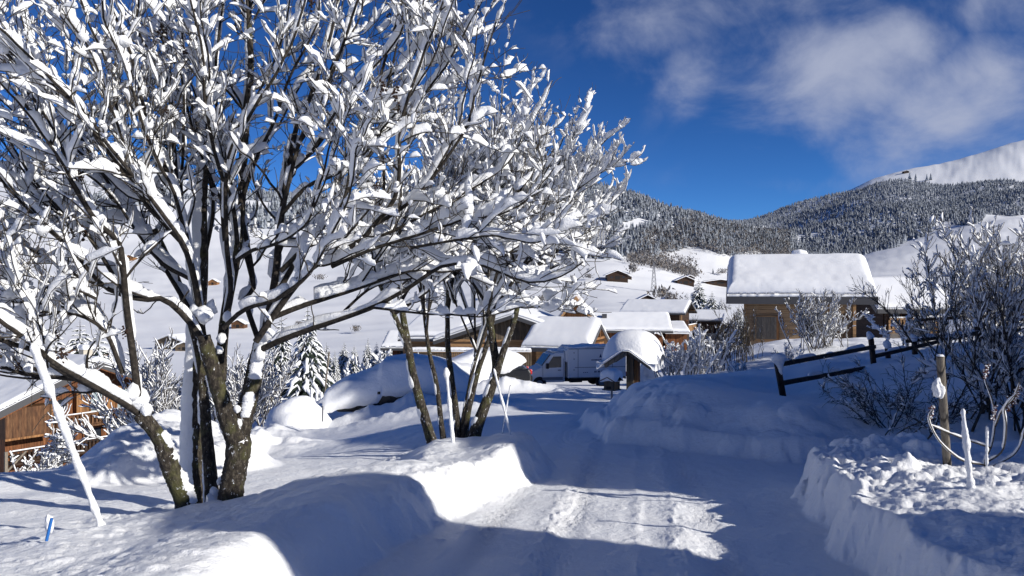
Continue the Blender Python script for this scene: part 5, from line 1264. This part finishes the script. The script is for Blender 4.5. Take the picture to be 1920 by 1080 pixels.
def fence_right():
    root = thing('rail_fence', 'dark two-rail wooden fence leaning on the shaded snow bank', 'fence', tuple(P(1462, 745, 13)))
    inv = -Vector(root.location)
    def pl(a, b, w, name, m=W_RAIL): return MB().beam(Vector(a)+inv, Vector(b)+inv, w, w*1.1).build(name, m, root, bevel=.008)
    posts = [(P(1472, 765, 13), P(1455, 668, 13)), (P(1640, 700, 16), P(1633, 635, 16)), (P(1668, 712, 17.2), P(1664, 652, 17.2)), (P(1718, 700, 17), P(1714, 640, 17)), (P(1835, 690, 18), P(1832, 612, 18)), (P(1912, 690, 16.5), P(1904, 640, 16.5)), (P(1905, 660, 19), P(1898, 600, 19)), (P(2000, 690, 17), P(1996, 600, 17))]
    for a, b in posts: pl(a, b, .088, 'post')
    rails = [((1458, 684, 13), (1640, 650, 16)), ((1464, 719, 13), (1645, 686, 16)), ((1640, 668, 16.1), (1840, 622, 18)), ((1660, 700, 17.1), (1790, 684, 17.5)), ((1700, 640, 17.1), (1840, 625, 18.1)), ((1790, 690, 17), (1996, 655, 16.8)), ((1835, 632, 18.1), (1996, 605, 17.2)), ((1720, 600, 20), (1996, 585, 19.5))]
    sg = Geo(); rng = RS(2)
    for a, b in rails:
        A, B = P(*a), P(*b); pl(A, B, .07, 'rail')
        p = np.array([np.array(A+inv)+(np.array(B)-np.array(A))*t for t in np.linspace(0, 1, 24)])[None]
        snow_on(sg, p, np.full((1, 24), .055), .022, 1.2, rng, keep=.55, m=50, sides=7, freq=7)
    for a, b in posts[1:]:
        fork_blobs(sg, (np.array(b)+np.array(inv))[None]+np.array([[0, 0, .02]]), np.array([.10]), rng)
    sg.obj('rail_snow', SNOWB, root)
    a, b = np.array(posts[0][1]+inv), np.array(posts[0][0]+inv)
    # snow hat running down the corner post
    q = np.linspace(0, 1, 14)[:, None]; p = (a+(b-a)*q*.42+np.array([.015, -.04, .0]))[None]; rr = np.array([.04, .10, .125, .13, .12, .105, .085, .07, .06, .05, .045, .04, .03, .01])[None]
    g = Geo(); V_, Q = tube_batch(p+np.array([0, 0, .06]), rr, rr*.95, np.broadcast_to(np.array([0, -.7, .7]), p.shape), 12, jag=.08, rng=rng); g.add(V_, Q); g.obj('post_snow', SNOWB, root)
fence_right()

def stake(name, label, cat, a, b, r, m, snow=0, seed=1, keep=.95):
    root = thing(name, label, cat, tuple(a)); inv = -np.array(a); rng = RS(seed)
    p = np.array([np.array(a)+(np.array(b)-np.array(a))*t for t in np.linspace(-.1, 1, 20)])[None]+inv
    g = Geo(); V_, Q = tube_batch(p, np.full((1, 20), r), np.full((1, 20), r), np.broadcast_to(np.array([.1, .9, .2]), p.shape), 10); g.add(V_, Q); g.obj('pole', m, root)
    if snow:
        pp = refine(p, 60); x = np.linspace(0, 1, 60); rr = (r+snow*(.6+1.3*(vnoise(x*14+seed, x*0+seed, 2)+.3)+.5*vnoise(x*37, x*0+seed, 4)))[None]; rr[0, -1] *= .3; rr[0, -2] *= .8; rr[0, 0] = r*.5
        gg = Geo(); V_, Q = tube_batch(pp+np.array([0, 0, .006]), rr, rr*.9, np.broadcast_to(np.array([.1, .9, .2]), pp.shape), 12, off=rr*.12, jag=.35, rng=rng); gg.add(V_, Q); gg.obj('snow_crust', SNOWB, root)
    return root
def thick_post():
    a = P(1780, 900, 6.35); b = P(1763, 668, 6.0); root = thing('fence_post', 'bare sunlit wooden post standing in the clumpy snow bed', 'post', tuple(a))
    inv = -Vector(a); MB().cyl(Vector(a)+inv+Vector((0, 0, -.15)), Vector(b)+inv, .034, .030, 14).build('post', W_POST, root, bevel=.004)
    MB().cyl(Vector(b)+inv, Vector(b)+inv+Vector((0, 0, .014)), .030, .018, 12).build('snow_cap', SNOW, root)
    m = P(1760, 728, 6.05); o = blob_obj('snow_clump', *(m+inv+Vector((-.02, -.03, 0))), .04, .035, .07, 5, SNOWB, root, .35)
thick_post()
stake('snow_stake', 'white snow-crusted stake standing in front of the wooden post', 'stake', P(1829, 992, 5.05), P(1805, 768, 5.0), .008, W_POST, .012, 3)
stake('snow_stake', 'short thin white stake right of the tall crusted one', 'stake', P(1850, 880, 6.1), P(1851, 800, 6.1), .006, W_POST, .005, 4)
stake('snow_stake', 'tall white snow-coated stake in front of the small trees', 'stake', P(852, 858, 9.7), P(836, 690, 9.7), .012, W_POST, .02, 5)
stake('snow_stake', 'thin pale stake leaning left at the tip of the bank', 'stake', P(955, 806, 9.6), P(926, 692, 9.6), .008, W_POST, .009, 6)
stake('snow_stake', 'thin grey stake leaning right at the tip of the bank', 'stake', P(943, 806, 9.9), P(957, 722, 9.9), .007, METAL, .003, 7)
stake('leaning_pole', 'thick snow-crusted pole leaning steeply left in front of the left chalet', 'pole', P(182, 968, 5.6), P(60, 645, 5.1), .012, BARK, .014, 8)
stake('marker_stick', 'bright blue marker stick with snow behind it on the left bank', 'marker', P(88, 1010, 5.0), P(97, 972, 5.0), .010, BLUE, 0, 9)
o = blob_obj('snow_clump', *P(92, 985, 5.08), .028, .028, .065, 4, SNOWB); tag(o, 'small clump of snow stuck behind the blue marker', 'snow clump')
stake('snow_pole', 'dark thin rod sticking out of the shaded bank', 'pole', P(1308, 785, 13.5), P(1299, 724, 13.5), .009, METAL, 0, 10)
stake('road_marker', 'short dark post between the round mound and the lower road', 'post', P(605, 788, 20), P(605, 762, 20), .022, METAL, 0, 11)
stake('lamp_pole', 'slim leaning wooden pole behind the snow mounds', 'pole', P(608, 745, 32), P(617, 660, 32), .035, W_POST, 0, 12)
for i, (u, v0, v1) in enumerate([(584, 745, 728), (594, 748, 730), (602, 750, 735), (632, 745, 722), (650, 742, 722), (655, 742, 716), (676, 738, 722), (682, 738, 724)]):
    stake('fence_stake', 'snow capped stake behind the buried car, %s from the left in its row' % ordw[i], 'stake', P(u, v0+16, 30), P(u, v1, 30), .03, W_POST, .03, 20+i).__setitem__('group', 'snow capped stakes behind the buried car')

# ------------------------------------------------------------------ shrubs
def shrub(label, base, ns, H, spread, seed, snow=.01, keep=.5, m=TWIG, n2=200, n3=500, r0=.010, lean=(0, 0), ang=(10, 40), up=.5, curl=.5, cat='bush', name='bare_bush', len2=(.3, .7), len3=(.12, .35), basew=.15, group=None, rt=(.003, .002), smul=1.5):
    rng = RS(seed); root = thing(name, label, cat, tuple(base), group=group)
    n = ns; p0 = np.stack([rng.randn(n)*basew*H, rng.randn(n)*basew*H, np.zeros(n)-.1], -1)
    a = rng.rand(n)*2*math.pi; s = spread*(.25+.75*rng.rand(n))
    d = nrm(np.stack([np.cos(a)*s+lean[0], np.sin(a)*s+lean[1], np.ones(n)], -1)); pts = [p0]; l = H*(.65+.45*rng.rand(n))
    for k in range(13): d = nrm(d+rng.randn(n, 3)*.09+UPV*.03*curl); pts.append(pts[-1]+d*(l/13)[:, None])
    l1 = np.stack(pts, 1); r1 = (r0*(.7+.6*rng.rand(n)))[:, None]*np.linspace(1, .3, 14)[None]
    l2, r2 = grow(l1, r1, n2, (len2[0]*H*.5, len2[1]*H*.5), 8, ang, up*.4, rng, t0=.2, rscale=.6, curl=curl); r2 = np.maximum(r2, rt[0])
    l3, r3 = grow(l2, r2, n3, (len3[0]*H*.5, len3[1]*H*.5), 6, (20, 55), up*.3, rng, t0=.1, rscale=.6, curl=curl); r3 = np.maximum(r3, rt[1])
    G = Geo(); add_tubes(G, l1, r1, 6); G.obj('stems', m, root)
    G = Geo(); add_tubes(G, l2, r2, 4); add_tubes(G, l3, r3, 3); G.obj('twigs', m, root)
    if snow:
        G = Geo(); snow_on(G, l1, r1, snow, smul, rng, keep=keep, m=26, sides=6, freq=4); snow_on(G, l2, r2, snow*1.1, smul, rng, keep=keep, m=14, sides=6, freq=2); snow_on(G, l3, r3, snow*.85, smul, rng, keep=keep, m=8, sides=5, freq=1.3)
        G.obj('twig_snow', SNOWB, root)
    return root
def bs(u, v, d, **k):
    c = P(u, v, d); return Vector((c.x, c.y, gz(c.x, c.y)))
# frosted shrubs on the left, by the chalet
shrub('large frosted white shrub between the left chalet and the main stems', bs(285, 860, 26), 30, 3.9, .55, 31, .017, .85, n2=420, n3=900, r0=.02, basew=.12, rt=(.012, .010))
shrub('frosted shrub hiding the left chalet corner', bs(246, 860, 30), 12, 2.3, .6, 32, .016, .85, n2=180, n3=400, r0=.016, rt=(.012, .010))
shrub('low white frosted bush at the foot of the left chalet', bs(65, 885, 24), 9, 1.3, .8, 33, .018, .9, n2=120, n3=160, r0=.014, rt=(.012, .009))
shrub('small upright frosted tree before the left chalet balcony', bs(112, 880, 26), 3, 2.3, .12, 34, .02, .9, n2=110, n3=160, r0=.02, ang=(50, 80), up=0, curl=-.2, basew=.03, rt=(.012, .009), name='young_tree', cat='tree')
shrub('frosted grey shrub behind the main forked trunk', bs(480, 770, 36), 22, 4.0, .6, 35, .02, .8, n2=300, n3=600, r0=.02, rt=(.014, .011))
shrub('frosted shrub behind the main trunk to its left', bs(400, 790, 38), 16, 3.6, .6, 36, .02, .8, n2=220, n3=450, r0=.02, rt=(.014, .011))
shrub('white snow loaded shrub behind the buried car', bs(730, 735, 44), 24, 3.3, .9, 37, .06, .9, n2=300, n3=420, r0=.02, rt=(.014, .011))
shrub('snow loaded shrub left behind the buried car', bs(690, 740, 42), 14, 2.6, .8, 38, .06, .9, n2=170, n3=260, r0=.02, rt=(.014, .011))
# shrubs around the pale cabin
shrub('broad brown twiggy bush with frosted tips in front of the pale cabin', bs(1540, 700, 27), 40, 2.0, .75, 41, .016, .55, n2=620, n3=1500, r0=.013, basew=.2, rt=(.006, .005))
shrub('frosty grey bush right of the notice shelter', bs(1268, 690, 26), 26, 1.35, .9, 42, .022, .75, n2=300, n3=420, r0=.009, basew=.25, rt=(.006, .005))
shrub('tall white tipped bush in the middle of the shrubs by the shelter', bs(1300, 695, 24), 30, 1.55, .35, 43, .026, .75, n2=260, n3=300, r0=.009, basew=.22, rt=(.006, .005))
shrub('upright brown bush left of the pale cabin', bs(1350, 700, 25), 46, 1.65, .12, 44, .012, .35, n2=320, n3=420, r0=.009, basew=.2, up=1.2, rt=(.006, .005))
shrub('reddish brown upright bush touching the cabin corner', bs(1398, 700, 27), 34, 1.9, .12, 45, .010, .3, n2=260, n3=360, r0=.009, basew=.14, up=1.2, rt=(.006, .005))
shrub('little snow plastered bush on the bank crest left of the fence', bs(1384, 700, 20), 20, .62, .8, 46, .028, .95, n2=110, n3=120, r0=.007, basew=.2, rt=(.005, .004))
shrub('low frosted bush behind the corner fence post', bs(1488, 715, 21), 14, .8, 1.0, 47, .016, .6, n2=110, n3=200, r0=.007, rt=(.005, .004))
# the big dark shrubs on the right
TWIGD = TWIG
shrub('tall open dark shrub on the right bank with sunlit tips', bs(1840, 740, 10.5), 10, 2.15, .7, 51, .009, .36, n2=170, n3=560, r0=.016, basew=.14, rt=(.003, .0025), len2=(.3, .9))
shrub('dense low dark shrub drooping over the shaded bank', bs(1690, 790, 10.4), 30, 1.15, 1.5, 52, .009, .3, n2=420, n3=1100, r0=.008, basew=.25, rt=(.003, .0025), curl=-.3, up=.1)
shrub('tall dark shrub at the right edge of the photo', bs(1935, 740, 9.8), 12, 2.2, .6, 53, .017, .45, n2=220, n3=600, r0=.016, basew=.14, rt=(.003, .0025))
shrub('leaning thorny shrub in front of the cabin right wall', bs(1775, 720, 13.5), 6, 1.9, .7, 54, .009, .26, n2=120, n3=360, r0=.014, basew=.12, rt=(.0035, .003), lean=(-.35, 0))
shrub('wide twiggy shrub behind the two-rail fence', bs(1830, 700, 19), 20, 2.3, .5, 55, .018, .45, n2=260, n3=800, r0=.016, basew=.2, rt=(.006, .005))
shrub('snowy blue-shaded shrub high on the right bank', bs(1880, 690, 21), 26, 3.4, .6, 56, .034, .6, n2=360, n3=800, r0=.018, basew=.2, rt=(.007, .006))
shrub('snow caked shrub behind the fence corner', bs(1725, 690, 21), 16, 1.2, .7, 57, .03, .55, n2=300, n3=700, r0=.014, basew=.2, rt=(.006, .005))
def seed_shrub():
    a = P(1850, 890, 6.2); root = thing('seed_head_shrub', 'sunlit branching plant with frosted seed heads near the right edge', 'plant', tuple(a)); inv = -np.array(a); rng = RS(8)
    arms = [[(1850, 890), (1846, 865), (1858, 840), (1866, 800), (1864, 760), (1850, 715), (1845, 690)], [(1848, 868), (1880, 845), (1886, 800), (1882, 765), (1905, 740)],
            [(1847, 872), (1800, 862), (1760, 825), (1742, 785), (1750, 770)], [(1866, 800), (1880, 768), (1900, 750), (1910, 720)], [(1858, 840), (1800, 820), (1745, 795)], [(1850, 880), (1905, 850), (1925, 800)]]
    G = Geo(); S_ = Geo(); H_ = Geo(); 
    P_ = np.array([limb(q, 6.2, 6.1+rng.uniform(-.25, .25), 16, .002, rng) for q in arms])+inv; R_ = np.broadcast_to(np.linspace(.007, .0035, 16)[None], (len(arms), 16))
    add_tubes(G, P_, R_, 7); G.obj('stems', TWIG, root); snow_on(S_, P_, R_, .008, 1.0, rng, keep=.85, m=40, sides=7, freq=3); S_.obj('stem_snow', SNOWB, root)
    for (u, v) in ((1848, 698), (1903, 745), (1746, 775), (1908, 735), (1864, 775), (1893, 758)):
        c = np.array(P(u, v, 6.12))+inv; g = Geo(); s = Geo(); n = 46
        q = np.linspace(-1, 1, n); cen = c+np.stack([rng.randn(n)*.008+.012*q, rng.randn(n)*.008, .055*q], -1)
        k = np.linspace(0, 1, 4)[None, :, None]; dd = nrm(rng.randn(n, 3)+np.array([0, 0, .4])); p = cen[:, None]+k*dd[:, None]*.014; pr = np.array([.002, .006, .005, .001])[None]*np.ones((n, 1))
        V_, Q = tube_batch(p, pr, pr, np.broadcast_to(np.array([.3, .9, .1]), p.shape), 5); g.add(V_, Q); hd = g.obj('seed_head', SEEDR, root)
        V_, Q = tube_batch(p[::2]+np.array([0, -.003, .008]), pr[::2]*1.1, pr[::2]*1.2, np.broadcast_to(UPV, p[::2].shape), 6); s.add(V_, Q); s.obj('frost', SNOWB, hd)
seed_shrub()

# ------------------------------------------------------------------ shed, chalet and spruce added outside the frame to throw shade
def at_as(a, s, z=0):     # a: distance towards the sun, s: across
    dx, dy = -sh.x, -sh.y; return Vector((a*dx+s*(-dy), a*dy+s*dx, z))
def shade_houses():
    yaw = math.atan2(-sh.y, -sh.x)
    c = at_as(7.0, 4.15); root = thing('shade_shed', 'narrow unseen timber shed added behind the camera to shade the bank', 'shed', (c.x, c.y, -1.75), yaw)  # invented shed, sized so its shadow crosses the near bank
    shell(root, 'x', 1.75, 3.0, SHED_H, .35, .12, .15, W_HONEY, th=.2, seed=61, res=.15); MB().box((0, -.9, 1), (.8, .06, 2)).build('door', W_DARK, root)
    c = at_as(11.5, 12.5); root = thing('chalet', 'unseen timber chalet added right of the driveway to shade it', 'chalet', (c.x, c.y, -2.0), yaw)  # added out of view; eave and ridge set how far the shade reaches
    shell(root, 'x', 9.4, 8.0, NB_H, 1.5, .5, .6, W_PALE, th=.45, seed=62, res=.25)
    window(root, -4.0, -1.5, 1.6, 1.1, 1.2, face='-x', mf=W_RED2); window(root, -4.0, 1.8, 1.6, 1.1, 1.2, face='-x', mf=W_RED2)
SHED_H = 4.1; NB_H = 4.7
shade_houses()
for i, (a, s, H) in enumerate([(9, 19.2, 13.0)]):
    c = at_as(a, s); spruce('tall unseen spruce added on the right to shade the buried car', c.x, c.y, H, 1.1, i)  # unseen tree put in to keep the buried car in shade
